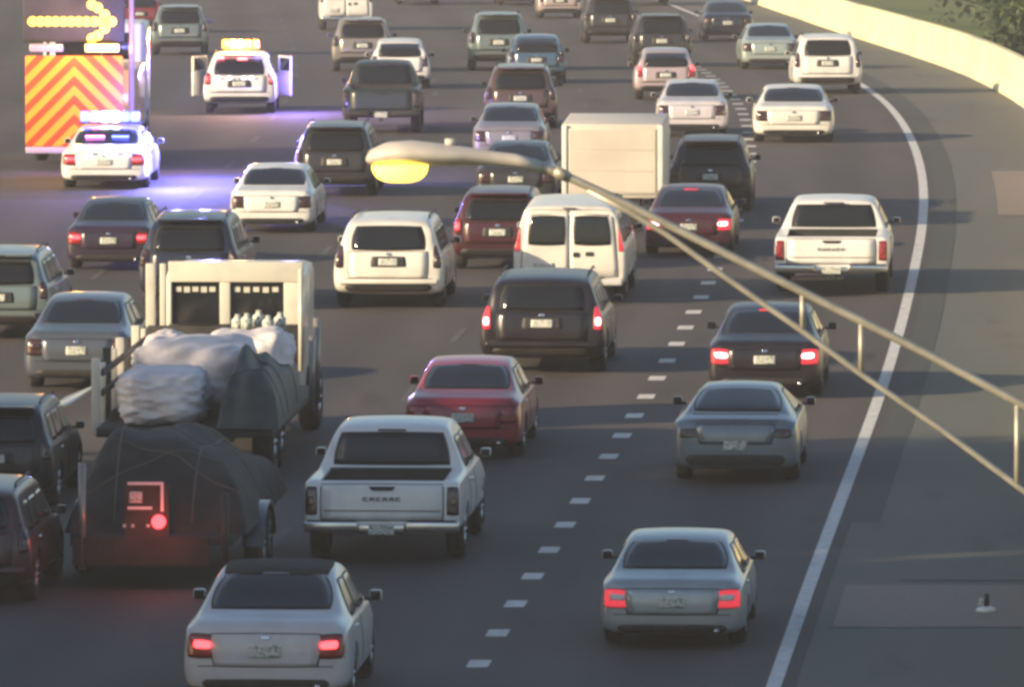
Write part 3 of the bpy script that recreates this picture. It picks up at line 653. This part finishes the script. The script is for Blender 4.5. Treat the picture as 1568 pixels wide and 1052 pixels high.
M_cloth = mottle(mat('soft_top_cloth', (.02, .022, .022), .9), 8, [(.3, (.014, .015, .015)), (.7, (.032, .034, .034))], bump=.4)
link('soft_top', patch(KIND['sedan']['bvh'], [(-.60, 1.50), (.60, 1.50), (.56, 2.96), (-.56, 2.96)], 'top', .25, .014, .03, name='soft_top'), M_cloth, bc)
# ------------------------------------------------------------------ lettering on the two white pickups (too small to read in the photo: a row of dark characters)
def blocks(parent, xs, z0, z1, y, seed, name='lettering'):
    mb = MB(); r_ = random.Random(seed)
    for x0, x1 in xs:
        a = r_.random()
        if a < .4: mb.box(x0, x0 + .016, y - .004, y, z0, z1).box(x0 + .018, x1, y - .004, y, z1 - .014, z1).box(x0 + .018, x1, y - .004, y, z0, z0 + .014)
        elif a < .7: mb.box(x0, x1, y - .004, y, (z0 + z1) / 2 - .008, (z0 + z1) / 2 + .008).box(x0, x0 + .016, y - .004, y, z0, (z0 + z1) / 2 - .010).box(x1 - .016, x1, y - .004, y, z0, (z0 + z1) / 2 - .010).box(x0, x1, y - .004, y, z1 - .014, z1)
        else: mb.box(x0, x0 + .016, y - .004, y, z0, z1).box(x1 - .016, x1, y - .004, y, z0, z1).box(x0 + .018, x1 - .018, y - .004, y, z0, z0 + .014)
    return link(name, mb.mesh(name), M_seal, parent)
for t in [o for o in S.objects if o.get('category') == 'pickup truck' and o['label'].split()[0] in ('large', 'white')]:
    blocks(t, [(-.24 + k * .083, -.18 + k * .083) for k in range(6)], .935, .99, -.012, 3 if t['label'].startswith('large') else 8)

# ------------------------------------------------------------------ emergency vehicles
def lamp(name, parent, col, e, loc, rad=.15):
    l = bpy.data.lights.new(name, 'POINT'); l.energy = e; l.color = col; l.shadow_soft_size = rad
    o = bpy.data.objects.new(name, l); S.collection.objects.link(o); o.parent = parent; o.location = loc
E_blue = mat('blue_strobe', (.1, .1, 1), emit=(.08, .12, 1), estr=4.5); E_white = mat('white_strobe', (1, 1, 1), emit=(.75, .78, 1), estr=9)
E_pink = mat('magenta_strobe', (1, .3, .8), emit=(1, .22, .80), estr=3.5); E_amb = mat('amber_strobe', (1, .5, .1), emit=(1, .20, .01), estr=2.0); E_redl = mat('red_strobe', (1, .1, .1), emit=(1, .10, .12), estr=9)
E_small = mat('deck_strobe', (1, 1, 1), emit=(.95, .85, 1), estr=3.0); E_amb2 = mat('warm_white_strobe', (1, .8, .5), emit=(1, .42, .04), estr=2.6)
def lightbar(t, y, z, mats, hw=.62, lh=.25):
    b = link('light_bar', rbox('light_bar', -hw, hw, y - .13, y + .13, z, z + .05, .02), M_trim, t)
    n = len(mats); st = 2 * hw / n
    for i, m in enumerate(mats):
        link('strobe_lamp', rbox('strobe_lamp', -hw + i * st + .012, -hw + (i + 1) * st - .012, y - .12, y + .12, z + .052, z + .052 + lh, .05), m, b)
def deck_lights(t, y, z, xs, ms):
    for x, m in zip(xs, ms): link('warning_lamp', rbox('warning_lamp', x - .05, x + .05, y - .02, y + .02, z - .03, z + .03, .01), m, t)
p1 = put('sedan', 'police_car', 'white police car with dazzling blue and white light bar behind the chevron truck', 'police car', 158, 290, 136, 188, P_white, DIM, group=None)
lightbar(p1, 2.0, 1.49, [E_blue, E_pink, E_white, E_white, E_blue, E_blue])
deck_lights(p1, -.03, .90, [-.30, .05, .22, .48], [E_small] * 4)
link('warning_lamp', rbox('warning_lamp', .86, .93, 1.2, 1.3, 1.05, 1.2, .01), E_blue, p1)
link('window_strobe', rbox('window_strobe', -.45, -.05, 1.0, 1.04, 1.21, 1.26, .01), E_pink, p1); link('window_strobe', rbox('window_strobe', .1, .45, 1.0, 1.04, 1.21, 1.26, .01), E_blue, p1)
lamp('strobe_light', p1, (.22, .20, 1), 1500, (1.9, 4.0, 2.0)); lamp('strobe_light', p1, (.25, .25, 1), 600, (1.4, .3, 1.2))
p2 = put('suv', 'police_suv', 'white police SUV with amber light bar and both front doors open', 'police car', 366, 174, 112, 92, P_white, DIM, group=None)
lightbar(p2, 1.3, 1.76, [E_amb, E_amb2, E_amb2, E_amb, E_amb], .50)
deck_lights(p2, -.03, 1.03, [-.55, -.25, .12, .32], [E_small] * 4)
link('window_strobe', rbox('window_strobe', -.62, -.40, .20, .24, 1.55, 1.61, .01), E_redl, p2); link('window_strobe', rbox('window_strobe', -.05, .20, .20, .24, 1.53, 1.58, .01), E_redl, p2)
lamp('strobe_light', p2, (1, .5, .12), 420, (0, .6, 2.3)); lamp('strobe_light', p2, (.35, .25, 1), 500, (1.5, .5, 1.5))
for sg in (-1, 1):
    d = link('open_door', rbox('open_door', 0, 1.0, -.035, .035, .42, 1.14, .03), P_white, p2); d.location = (sg * .95, 3.05, 0); d.rotation_euler = (0, 0, R(-70) if sg > 0 else R(180 + 70))
    link('window_frame', MB().box(0, 1.0, -.02, .02, 1.50, 1.56).box(.94, 1.0, -.02, .02, 1.145, 1.498).box(0, .06, -.02, .02, 1.145, 1.498).mesh('window_frame'), P_white, d)
    link('door_window', MB().box(.062, .938, -.006, .006, 1.145, 1.497).mesh('door_window'), M_glass, d)

# chevron material for the crash cushion truck
M_chev = mat('chevron_sheeting', (.9, .4, .03), .4); t_ = M_chev.node_tree; N = t_.nodes; L = t_.links
tc = N.new('ShaderNodeTexCoord'); sx_ = N.new('ShaderNodeSeparateXYZ'); L.new(tc.outputs['Object'], sx_.inputs[0])
ab = N.new('ShaderNodeMath'); ab.operation = 'ABSOLUTE'; L.new(sx_.outputs[0], ab.inputs[0])
ad = N.new('ShaderNodeMath'); ad.operation = 'MULTIPLY_ADD'; ad.inputs[1].default_value = 1.0; L.new(ab.outputs[0], ad.inputs[0]); L.new(sx_.outputs[2], ad.inputs[2])
dv = N.new('ShaderNodeMath'); dv.operation = 'MULTIPLY'; dv.inputs[1].default_value = 2.6; L.new(ad.outputs[0], dv.inputs[0])
fr = N.new('ShaderNodeMath'); fr.operation = 'FRACT'; L.new(dv.outputs[0], fr.inputs[0])
gt = N.new('ShaderNodeMath'); gt.operation = 'GREATER_THAN'; gt.inputs[1].default_value = .5; L.new(fr.outputs[0], gt.inputs[0])
mxn = N.new('ShaderNodeMix'); mxn.data_type = 'RGBA'; mxn.inputs[6].default_value = (.82, .29, .015, 1); mxn.inputs[7].default_value = (.50, .06, .010, 1); L.new(gt.outputs[0], mxn.inputs[0]); L.new(mxn.outputs[2], N['Principled BSDF'].inputs['Base Color'])
E_arrow = mat('arrow_lamp_lit', (1, .7, .1), emit=(1, .56, .03), estr=1.35)
g = ground_at(113, 262)
ar = root('arrow_board_truck', 'crash cushion truck with yellow arrow board and orange chevron panel at the upper left', 'work truck', None, g, (0, 0, -heading(g.y)))
link('chevron_panel', rbox('chevron_panel', -.98, .98, 0, .10, .50, 2.32, .015), M_chev, ar)
link('bumper_beam', rbox('bumper_beam', -.98, .98, -.02, .12, .36, .49, .02), P_pink, ar)
link('attenuator', rbox('attenuator', -.93, .93, .12, 2.6, .40, 1.2, .04), P_yell, ar)
link('truck_bed', rbox('truck_bed', -1.05, 1.05, 2.9, 6.4, .7, 1.9, .03), P_yell, ar)
cb = link('cab', rbox('cab', -1.05, 1.05, 6.5, 8.4, .6, 2.7, .12), P_white, ar); link('cab_window', rbox('cab_window', -.8, .8, 6.48, 6.5, 1.95, 2.5, .005), M_glass, cb)
for sg in (-1, 1):
    link('board_post', MB().tube([(sg * .55, .35, 1.2), (sg * .55, .35, 2.75)], .04, 8).mesh('board_post', True), M_trim, ar)
    a_ = link('amber_lamp', rbox('amber_lamp', sg * .56 - .34, sg * .56 + .34, -.02, .12, 2.40, 2.56, .03), E_amb2 if sg > 0 else P_pink, ar)
    for wy in (3.9, 7.3):
        o = link('wheel', KIND['pickup']['wm'][0], M_tyre, ar, loc=(sg * .92, wy, .48)); o.scale = (1.2, 1.2, 1.2); link('rim', KIND['pickup']['wm'][1], M_rim, o)
ab_ = link('arrow_board', rbox('arrow_board', -1.05, 1.0, .30, .40, 2.58, 3.62, .03), M_trim, ar)
pos = [(-.85 + k * .155, 3.36) for k in range(10)] + [(.62, 3.36), (.74, 3.36), (.60, 3.50), (.46, 3.64), (.60, 3.22), (.46, 3.08), (.34, 3.70), (.34, 3.02)]
lm = MB().tube([(0, 0, 0), (0, .03, 0)], .10, 14).mesh('arrow_lamp')
for x, z in pos: link('arrow_lamp', lm, E_arrow, ab_, loc=(x, .262, z - .36))
link('light_pole', MB().tube([(1.12, .5, .9), (1.12, .5, 4.3)], .055, 8).mesh('light_pole', True), paint('pale_pink_paint', (.62, .45, .40)), ar)
lamp('amber_light', ar, (1, .45, .06), 150, (0, -1.4, 2.9))

# ------------------------------------------------------------------ white box truck
g = ground_at(938, 356)
bt = root('box_truck', 'small box truck with plain cream cargo box ahead of the passenger van', 'truck', None, g, (0, 0, -heading(g.y)))
M_box = mottle(mat('cream_box_skin', (.60, .55, .46), .5), 1.0, [(.35, (.55, .50, .43)), (.65, (.64, .60, .52))])
link('cargo_box', rbox('cargo_box', -.92, .92, .03, 3.9, .62, 1.98, .03), M_box, bt)
dr = link('rear_door', rbox('rear_door', -.80, .80, 0, .025, .70, 1.90, .01), M_box, bt)
for k in range(3): link('door_panel', MB().box(-.78, .78, -.008, -.001, .74 + k * .385, 1.10 + k * .385).mesh('door_panel'), M_box, dr)
link('door_latch', MB().box(-.1, .1, -.02, -.010, .66, .72).mesh('door_latch'), M_trim, bt)
for sg in (-1, 1):
    x0, x1 = sorted((sg * .83, sg * .92)); link('corner_post', rbox('corner_post', x0, x1, -.02, .028, .62, 1.96, .01), P_white, bt)
    link('tail_light', rbox('tail_light', sg * .82 - .07, sg * .82 + .07, -.04, .0, .48, .56, .01), M_tail, bt)
    for wy in (1.1, 4.8):
        o = link('wheel', KIND['pickup']['wm'][0], M_tyre, bt, loc=(sg * .78, wy, .40)); link('rim', KIND['pickup']['wm'][1], M_rim, o)
link('rear_bumper', rbox('rear_bumper', -.9, .9, -.10, .02, .40, .46, .02), M_trim, bt); link('chassis', MB().box(-.5, .5, .1, 5.6, .42, .60).mesh('chassis'), M_trim, bt)
cb = link('cab', rbox('cab', -.88, .88, 4.0, 5.9, .45, 1.75, .15), P_white, bt); link('windshield', rbox('windshield', -.7, .7, 5.86, 5.91, 1.15, 1.6, .01), M_glass, cb)

# ------------------------------------------------------------------ stake-bed work truck with its white load
g = Vector((-4.42, 158.2, 0))
wt = root('stake_bed_truck', 'white stake bed work truck with two rear cab windows and heaped white load', 'work truck', None, g, (0, 0, -heading(161)))
P_cw = paint('truck_white_paint', (.66, .64, .55), .45)
# headache frame with two openings, and cab in front
link('cab', rbox('cab', -1.0, .95, 8.25, 10.6, .55, 2.36, .14), P_cw, wt)
fm = MB()
fm.box(-.93, .98, 8.0, 8.12, 2.20, 2.49)
for x0, x1 in ((-.93, -.885), (-.20, -.05), (.71, .98)): fm.box(x0, x1, 8.0, 8.12, 1.60, 2.198)
link('headache_frame', fm.mesh('headache_frame', bevel=.012), P_cw, wt)
for x0, x1 in ((-.883, -.202), (-.048, .708)):
    wdw = link('rear_cab_window', MB().box(x0, x1, 8.06, 8.08, 1.60, 2.197).mesh('rear_cab_window'), M_glass, wt)
    for k in range(5):
        a = x0 + .05 + k * (x1 - x0 - .08) / 5; link('reflection_bar', MB().box(a, a + .085, 8.050, 8.058, 2.06 - (k % 2) * .01, 2.13).mesh('reflection_bar'), P_cw, wdw)  # pale bars painted in as a reflection along the pane top
for x0, x1 in ((-1.25, -1.12), (-1.05, -.965)): link('frame_post', rbox('frame_post', x0, x1, 7.98, 8.10, 1.55, 2.46, .012), P_cw, wt)
link('bulkhead', rbox('bulkhead', -1.22, 1.0, 7.9, 7.97, 1.05, 1.585, .01), M_trim, wt)
link('frame_post', MB().tube([(.96, 7.9, .95), (.96, 7.9, 2.40)], .035, 8).mesh('frame_post', True), P_cw, wt)
link('frame_post', MB().tube([(1.24, 7.2, .55), (1.24, 7.2, 1.75)], .05, 8).mesh('frame_post', True), P_beige, wt)
link('frame_post', MB().tube([(1.29, 5.6, .55), (1.29, 5.6, 1.6)], .04, 8).mesh('frame_post', True), P_beige, wt)
link('bed', rbox('bed', -1.2, 1.2, 0, 7.88, .62, .75, .02), M_trim, wt)
link('chassis', MB().box(-.5, .5, 0, 10, .42, .61).mesh('chassis'), M_trim, wt)
for wy in (1.4, 2.6, 9.4):
    for sg in (-1, 1):
        o = link('wheel', KIND['pickup']['wm'][0], M_tyre, wt, loc=(sg * .98, wy, .46)); o.scale = (1.25, 1.15, 1.15); link('rim', KIND['pickup']['wm'][1], M_rim, o)
for i, (yy, hh) in enumerate([(.3, .95), (1.1, .8), (1.9, 1.0), (2.8, .9), (3.8, 1.0), (4.9, .9), (6.2, 1.0), (7.2, .85)]):
    link('stake', rbox('stake', -1.29 if i % 2 == 0 else -1.25, -1.18, yy, yy + .12, .62, .95 + hh * .75, .01), P_cw if i % 3 != 2 else M_trim, wt)
for zz in (1.15, 1.42): link('stake_rail', rbox('stake_rail', -1.17, -1.13, .4, 7.6, zz, zz + .09, .008), M_trim, wt)
bd = link('side_board', rbox('side_board', -.25, .25, -.6, .6, -.015, .015, .005), P_cw, wt, loc=(-1.85, 2.9, .90)); bd.rotation_euler = (R(8), R(-22), R(-14))
# load: heap of white sheeting / sacks (one crumpled mass on the bed)
def heap(name, cx, cy, rx, ry, h, z0, seed, lump=.22, n=46):
    rnd = random.Random(seed); v = []; f = []
    cs = [(rnd.uniform(-.8, .8), rnd.uniform(-.8, .8), rnd.uniform(.25, .5), rnd.uniform(.5, 1)) for _ in range(12)]
    for j in range(n + 1):
        for i in range(n + 1):
            a, b = 2 * i / n - 1, 2 * j / n - 1
            e = max(0, 1 - max(abs(a), abs(b)) ** 6)
            z = .62 * e
            for (p, q, r_, s_) in cs: z += lump * s_ * math.exp(-((a - p) ** 2 + (b - q) ** 2) / (r_ * r_)) * e
            z += .03 * math.sin(9 * a + 4 * b + seed) * e + .04 * math.sin(5 * b - 7 * a) * e
            v.append((cx + a * rx, cy + b * ry, z0 + h * z))
    for j in range(n):
        for i in range(n): k = j * (n + 1) + i; f.append((k, k + 1, k + n + 2, k + n + 1))
    return new_mesh(name, v, f, True)
M_sack = mottle(mat('white_sheeting', (.55, .52, .52), .7), 3, [(.3, (.62, .56, .56)), (.6, (.78, .72, .72))], bump=.8, bump_scale=5)
M_tarp = mottle(mat('dark_green_tarp', (.035, .045, .042), .6), 3, [(.3, (.020, .028, .028)), (.7, (.055, .066, .060))], bump=.6, bump_scale=4)
M_brown = mottle(mat('dark_brown_tarp', (.045, .036, .03), .8), 2.5, [(.3, (.018, .015, .014)), (.7, (.050, .040, .034))], bump=.7, bump_scale=5)
def loose(name, me, m, label, cat):
    o = link(name, me, m); o['label'] = label; o['category'] = cat
    o.location = wt.location; o.rotation_euler = wt.rotation_euler; return o
def sack(sx, sy, sz, seed):
    bm = bmesh.new(); bmesh.ops.create_cube(bm, size=2)
    bmesh.ops.subdivide_edges(bm, edges=bm.edges[:], cuts=21, use_grid_fill=True)
    rnd = random.Random(seed); ph = [rnd.uniform(0, 6.28) for _ in range(9)]
    from mathutils import noise as nz
    for v in bm.verts:
        x, y, z = v.co; l = (abs(x) ** 4.5 + abs(y) ** 4.5 + abs(z) ** 3.4) ** (1 / 4); l = max(l, .01)
        p = Vector((x, y, z)) / l
        q = nz.noise(Vector((p.x * 1.6 + seed * 3, p.y * 1.3, p.z * 1.6))) * .12 + abs(nz.noise(Vector((p.x * 1.5 + p.z * 2.5 + seed, p.y * 2, p.z * 5.5 - p.x * 2)))) * .12
        p *= 1 + q; p.z = max(p.z, -1) ; v.co = Vector((p.x * sx, p.y * sy, (p.z + 1) * sz))
    me = bpy.data.meshes.new('white_sack'); bm.to_mesh(me); bm.free(); me.polygons.foreach_set('use_smooth', [True] * len(me.polygons)); return me
for (x, y_, sx, sy, sz, lb) in [(-.50, 1.0, .58, .85, .37, 'wide pale crumpled bale at the rear of the truck bed beside the green tarp'),
        (-.26, 2.9, .84, .95, .50, 'broad white crumpled bale in the middle of the truck bed'),
        (-.80, 5.0, .36, .9, .46, 'white bale near the bulkhead on the left of the bed'), (.28, 5.2, .62, .9, .47, 'wide white bale near the bulkhead in front of the jugs')]:
    o = loose('white_bale', sack(sx, sy, sz, x * 7 + y_), M_sack, lb, 'bale'); o['group'] = 'white bales on the truck bed'; o.location = wt.matrix_basis @ Vector((x + .14, y_, .755))
tk = loose('tarp_mound', heap('tarp_mound', .86, 2.1, .42, 2.2, .95, .755, 12, .15), M_tarp, 'dark green lumpy tarp mound lying right of the white sheeting', 'tarp')
for k in range(5):
    b = loose('white_jug', MB().tube([(0, 0, 0), (0, 0, .16), (0, 0, .20), (0, 0, .24)], [.085, .085, .04, .035], 10).mesh('white_jug', True), M_plate, ['small white jug leftmost of the row below the right cab window', 'second white jug from the left in the row by the bulkhead', 'white jug in the middle of the row below the right cab window', 'fourth white jug from the left in the row by the bulkhead', 'small white jug at the right end of the row by the bulkhead'][k], 'jug')
    b['group'] = 'white jugs on the load'; b.location = wt.matrix_basis @ Vector((.16 + k * .15, 6.7 - (k % 2) * .2, .935 + .66 + (k % 3) * .03))
    link('jug_stand', MB().box(-.07, .07, -.07, .07, -.66, 0).mesh('jug_stand'), M_trim, b)

# ------------------------------------------------------------------ dark loaded trailer at the lower left
g = ground_at(232, 905)
tr = root('loaded_trailer', 'dark trailer with brown tarped load and one glowing red tail light', 'trailer', None, g, (0, 0, -heading(g.y)))
link('deck', rbox('deck', -.98, .98, 0, 6.6, .55, .68, .02), M_trim, tr)
link('rear_gate', rbox('rear_gate', -.98, .70, -.06, 0, .30, .66, .02), M_brown, tr)
for x, h_ in ((-.86, 1.55), (.88, 1.2)): link('gate_post', MB().tube([(x, -.02, .25), (x, -.02, h_)], .045, 8).mesh('gate_post', True), P_beige if x < 0 else M_trim, tr)
tg = link('tag_frame', MB().box(-.30, .14, -.10, -.07, 1.30, 1.335).box(.105, .14, -.10, -.07, .98, 1.298).box(-.30, .0, -.10, -.07, 1.00, 1.035).mesh('tag_frame'), P_white, tr)
link('tag', rbox('tag', -.28, -.12, -.10, -.08, 1.08, 1.22, .01), M_plate, tr)
link('tag_bracket', MB().box(-.34, .2, -.068, -.04, .60, 1.30).mesh('tag_bracket'), M_brown, tr)
link('tail_light', MB().tube([(.08, -.115, .85), (.08, -.06, .85)], .085, 16).mesh('tail_light', True), M_lit, tr)
for x in (-.34, -.24, -.05): link('marker_lamp', rbox('marker_lamp', x - .02, x + .02, -.09, -.07, .78, .82, .005), M_plate, tr)
lamp('tail_glow', tr, (1, .12, .06), 9, (.12, -.6, .85), .1)
for wy in (2.4, 3.3):
    for sg in (-1, 1): o = link('wheel', KIND['suv']['wm'][0], M_tyre, tr, loc=(sg * 1.06, wy, .37)); link('rim', KIND['suv']['wm'][1], M_rim, o)
fd = [(-1.18, 2.9 + math.cos(t) * .95, .37 + math.sin(t) * .5) for t in [math.pi * k / 12 for k in range(13)]]
for sg in (-1, 1):
    v = []; 
    for (x, y_, z_) in fd: v += [(sg * .93, y_, z_), (sg * 1.2, y_, z_), (sg * 1.2, y_, z_ - .05)]
    f = []
    for k in range(12): f += [(3 * k, 3 * k + 1, 3 * k + 4, 3 * k + 3), (3 * k + 1, 3 * k + 2, 3 * k + 5, 3 * k + 4)]
    link('fender', new_mesh('fender', v, f, True), P_dgrey, tr)
ld = link('tarped_load', heap('tarped_load', .02, 3.4, 1.12, 3.2, 1.05, .68, 9, .22), M_brown); ld['label'] = 'lumpy brown tarped load lying on the dark trailer'; ld['category'] = 'load'
ld.location = tr.location; ld.rotation_euler = tr.rotation_euler

M_brope = mat('old_rope', (.13, .11, .09), .8)
def drape(o, runs, r_, m):
    bv = BVHTree.FromPolygons([p.co.copy() for p in o.data.vertices], [tuple(p.vertices) for p in o.data.polygons])
    for (x0, y0, x1, y1) in runs:
        pts = []
        for k in range(19):
            x, y_ = x0 + (x1 - x0) * k / 18, y0 + (y1 - y0) * k / 18
            h_ = bv.ray_cast(Vector((x, y_, 9)), Vector((0, 0, -1)))
            if h_[0]: pts.append(h_[0] + Vector((0, 0, r_ * .6)))
        if len(pts) > 3: link('rope', MB().tube(pts, r_, 5).mesh('rope', True), m, o)
drape(ld, [(-1.1, .5, 1.1, 1.6), (-1.1, 1.7, 1.1, .6), (-1.1, 2.9, 1.1, 3.2), (-1.1, 4.6, 1.1, 4.4), (-.5, .3, -.6, 6.4), (.45, .3, .5, 6.4)], .012, M_brope)
drape(tk, [(.45, .6, 1.27, .9), (.45, 1.9, 1.27, 1.7), (.45, 3.2, 1.27, 3.3)], .012, M_brope)


# ------------------------------------------------------------------ street lamp in front of the camera
M_galv = mottle(mat('galvanised_steel', (.36, .33, .27), .5, .5), 9, [(.3, (.32, .31, .26)), (.7, (.50, .47, .40))])
D = 60.0
def fp(px, py, d=0): 
    a = math.atan((py - 526) / F) + R(PITCH); yv = D + d
    return Vector(((px - 784) / F * yv, yv, CAMZ - yv * math.tan(a)))
base = Vector((4.6, D, zr(D)))
sl = root('street_lamp', 'street lamp with lit yellow lens on a long two tube arm crossing the picture', 'street lamp', None, base)
def rel(ps): return [p - base for p in ps]
link('pole', MB().tube([(0, 0, 0), (0, 0, 4), (0, 0, 8.3)], [.12, .095, .07], 16).mesh('pole', True), M_galv, sl)
link('base_plate', rbox('base_plate', -.25, .25, -.25, .25, 0, .05, .01), M_galv, sl)
up = [Vector((4.6, D, 7.62)), fp(1568, 620), fp(1400, 531), fp(1230, 447), fp(1060, 362), fp(960, 312), fp(860, 266), fp(790, 243), fp(720, 233)]
lo = [Vector((4.6, D, 6.75)), fp(1568, 750), fp(1440, 655), fp(1320, 573), fp(1230, 507), fp(1120, 430), fp(1020, 358), fp(960, 322), fp(900, 291)]
link('upper_tube', MB().tube(rel(up), .022, 12).mesh('upper_tube', True), M_galv, sl)
link('lower_tube', MB().tube(rel(lo), .016, 12).mesh('lower_tube', True), M_galv, sl)
for a, b in ((fp(1320, 492), fp(1320, 573)), (fp(1230, 447), fp(1230, 507)), (fp(1560, 616), fp(1560, 744))):
    link('strut', MB().tube(rel([a, b]), .014, 8).mesh('strut', True), M_galv, sl)
# cobra head: housing lofted along its length
hp = [(560, 244, .01, .01), (566, 240, .06, .035), (590, 234, .13, .055), (630, 233, .15, .062), (670, 236, .14, .058), (710, 238, .10, .048), (750, 242, .055, .038), (790, 245, .04, .033), (830, 256, .036, .032)]
v = []; f = []; n = 20
for (px, py, ry, rz) in hp:
    c = fp(px, py) - base
    for k in range(n):
        t = 2 * math.pi * k / n; v.append((c.x, c.y + ry * math.cos(t), c.z + rz * math.sin(t)))
for i in range(len(hp) - 1):
    for k in range(n): f.append((i * n + k, i * n + (k + 1) % n, (i + 1) * n + (k + 1) % n, (i + 1) * n + k))
f += [list(range(n))[::-1], [(len(hp) - 1) * n + k for k in range(n)]]
M_house = mottle(mat('lamp_housing', (.50, .46, .42), .5), 6, [(.3, (.42, .39, .36)), (.7, (.56, .52, .48))])
for p_ in (up[6],):
    q_ = p_ - base; link('clamp', MB().tube([q_ - Vector((.035, 0, -.018)), q_ + Vector((.035, 0, -.018))], .029, 12).mesh('clamp', True), M_galv, sl)
hd = link('lamp_head', new_mesh('lamp_head', v, f, True), M_house, sl)
M_lens = mat('lit_sodium_lens', (1, .8, .2), .2, emit=(1, .66, .09), estr=2.0)
v = []; f = []; c = fp(612, 250) - base; nr = 8
for j in range(nr + 1):
    ph = math.pi / 2 * j / nr
    for k in range(24):
        t = 2 * math.pi * k / 24; v.append((c.x + .145 * math.cos(t) * math.cos(ph) ** .6, c.y + .12 * math.sin(t) * math.cos(ph) ** .6, c.z - .01 - .088 * math.sin(ph)))
for j in range(nr):
    for k in range(24): f.append((j * 24 + k, j * 24 + (k + 1) % 24, (j + 1) * 24 + (k + 1) % 24, (j + 1) * 24 + k))
link('lens', new_mesh('lens', v, f, True), M_lens, hd)
link('photocell', MB().tube([fp(690, 222) - base, fp(690, 212) - base], .03, 10).mesh('photocell', True), M_house, hd)

# ------------------------------------------------------------------ small thing lying on the shoulder
g = ground_at(1513, 938)
mk = root('delineator_stub', 'small white plastic delineator base with dark stub on the right shoulder', 'marker', None, g)
link('base_disc', MB().tube([(0, 0, .003), (0, 0, .05), (0, 0, .07)], [.13, .11, .05], 18).mesh('base_disc', True), P_white, mk)
link('stub', MB().tube([(0, 0, .07), (.01, 0, .22)], [.035, .03], 10).mesh('stub', True), M_trim, mk)
link('reflector', MB().box(-.09, -.03, -.04, .0, .08, .17).mesh('reflector'), M_plate, mk)

# ------------------------------------------------------------------ overlap report (console only)
for i, a in enumerate(PLACED):
    for b in PLACED[i + 1:]:
        if abs(a[2] - b[2]) < 5.2:
            n_, f_ = (a, b) if a[2] < b[2] else (b, a)
            dx = f_[1] - (n_[1] + math.tan(n_[3]) * (f_[2] - n_[2]))
            if f_[2] - n_[2] < n_[5] and abs(dx) < n_[4] + f_[4]: print('OVERLAP', n_[0], '|', f_[0], round(dx, 2), round(f_[2] - n_[2], 2))
for p in PLACED: print(p[0][:40], [round(q, 1) for q in p[1:4]], p[6], p[7])
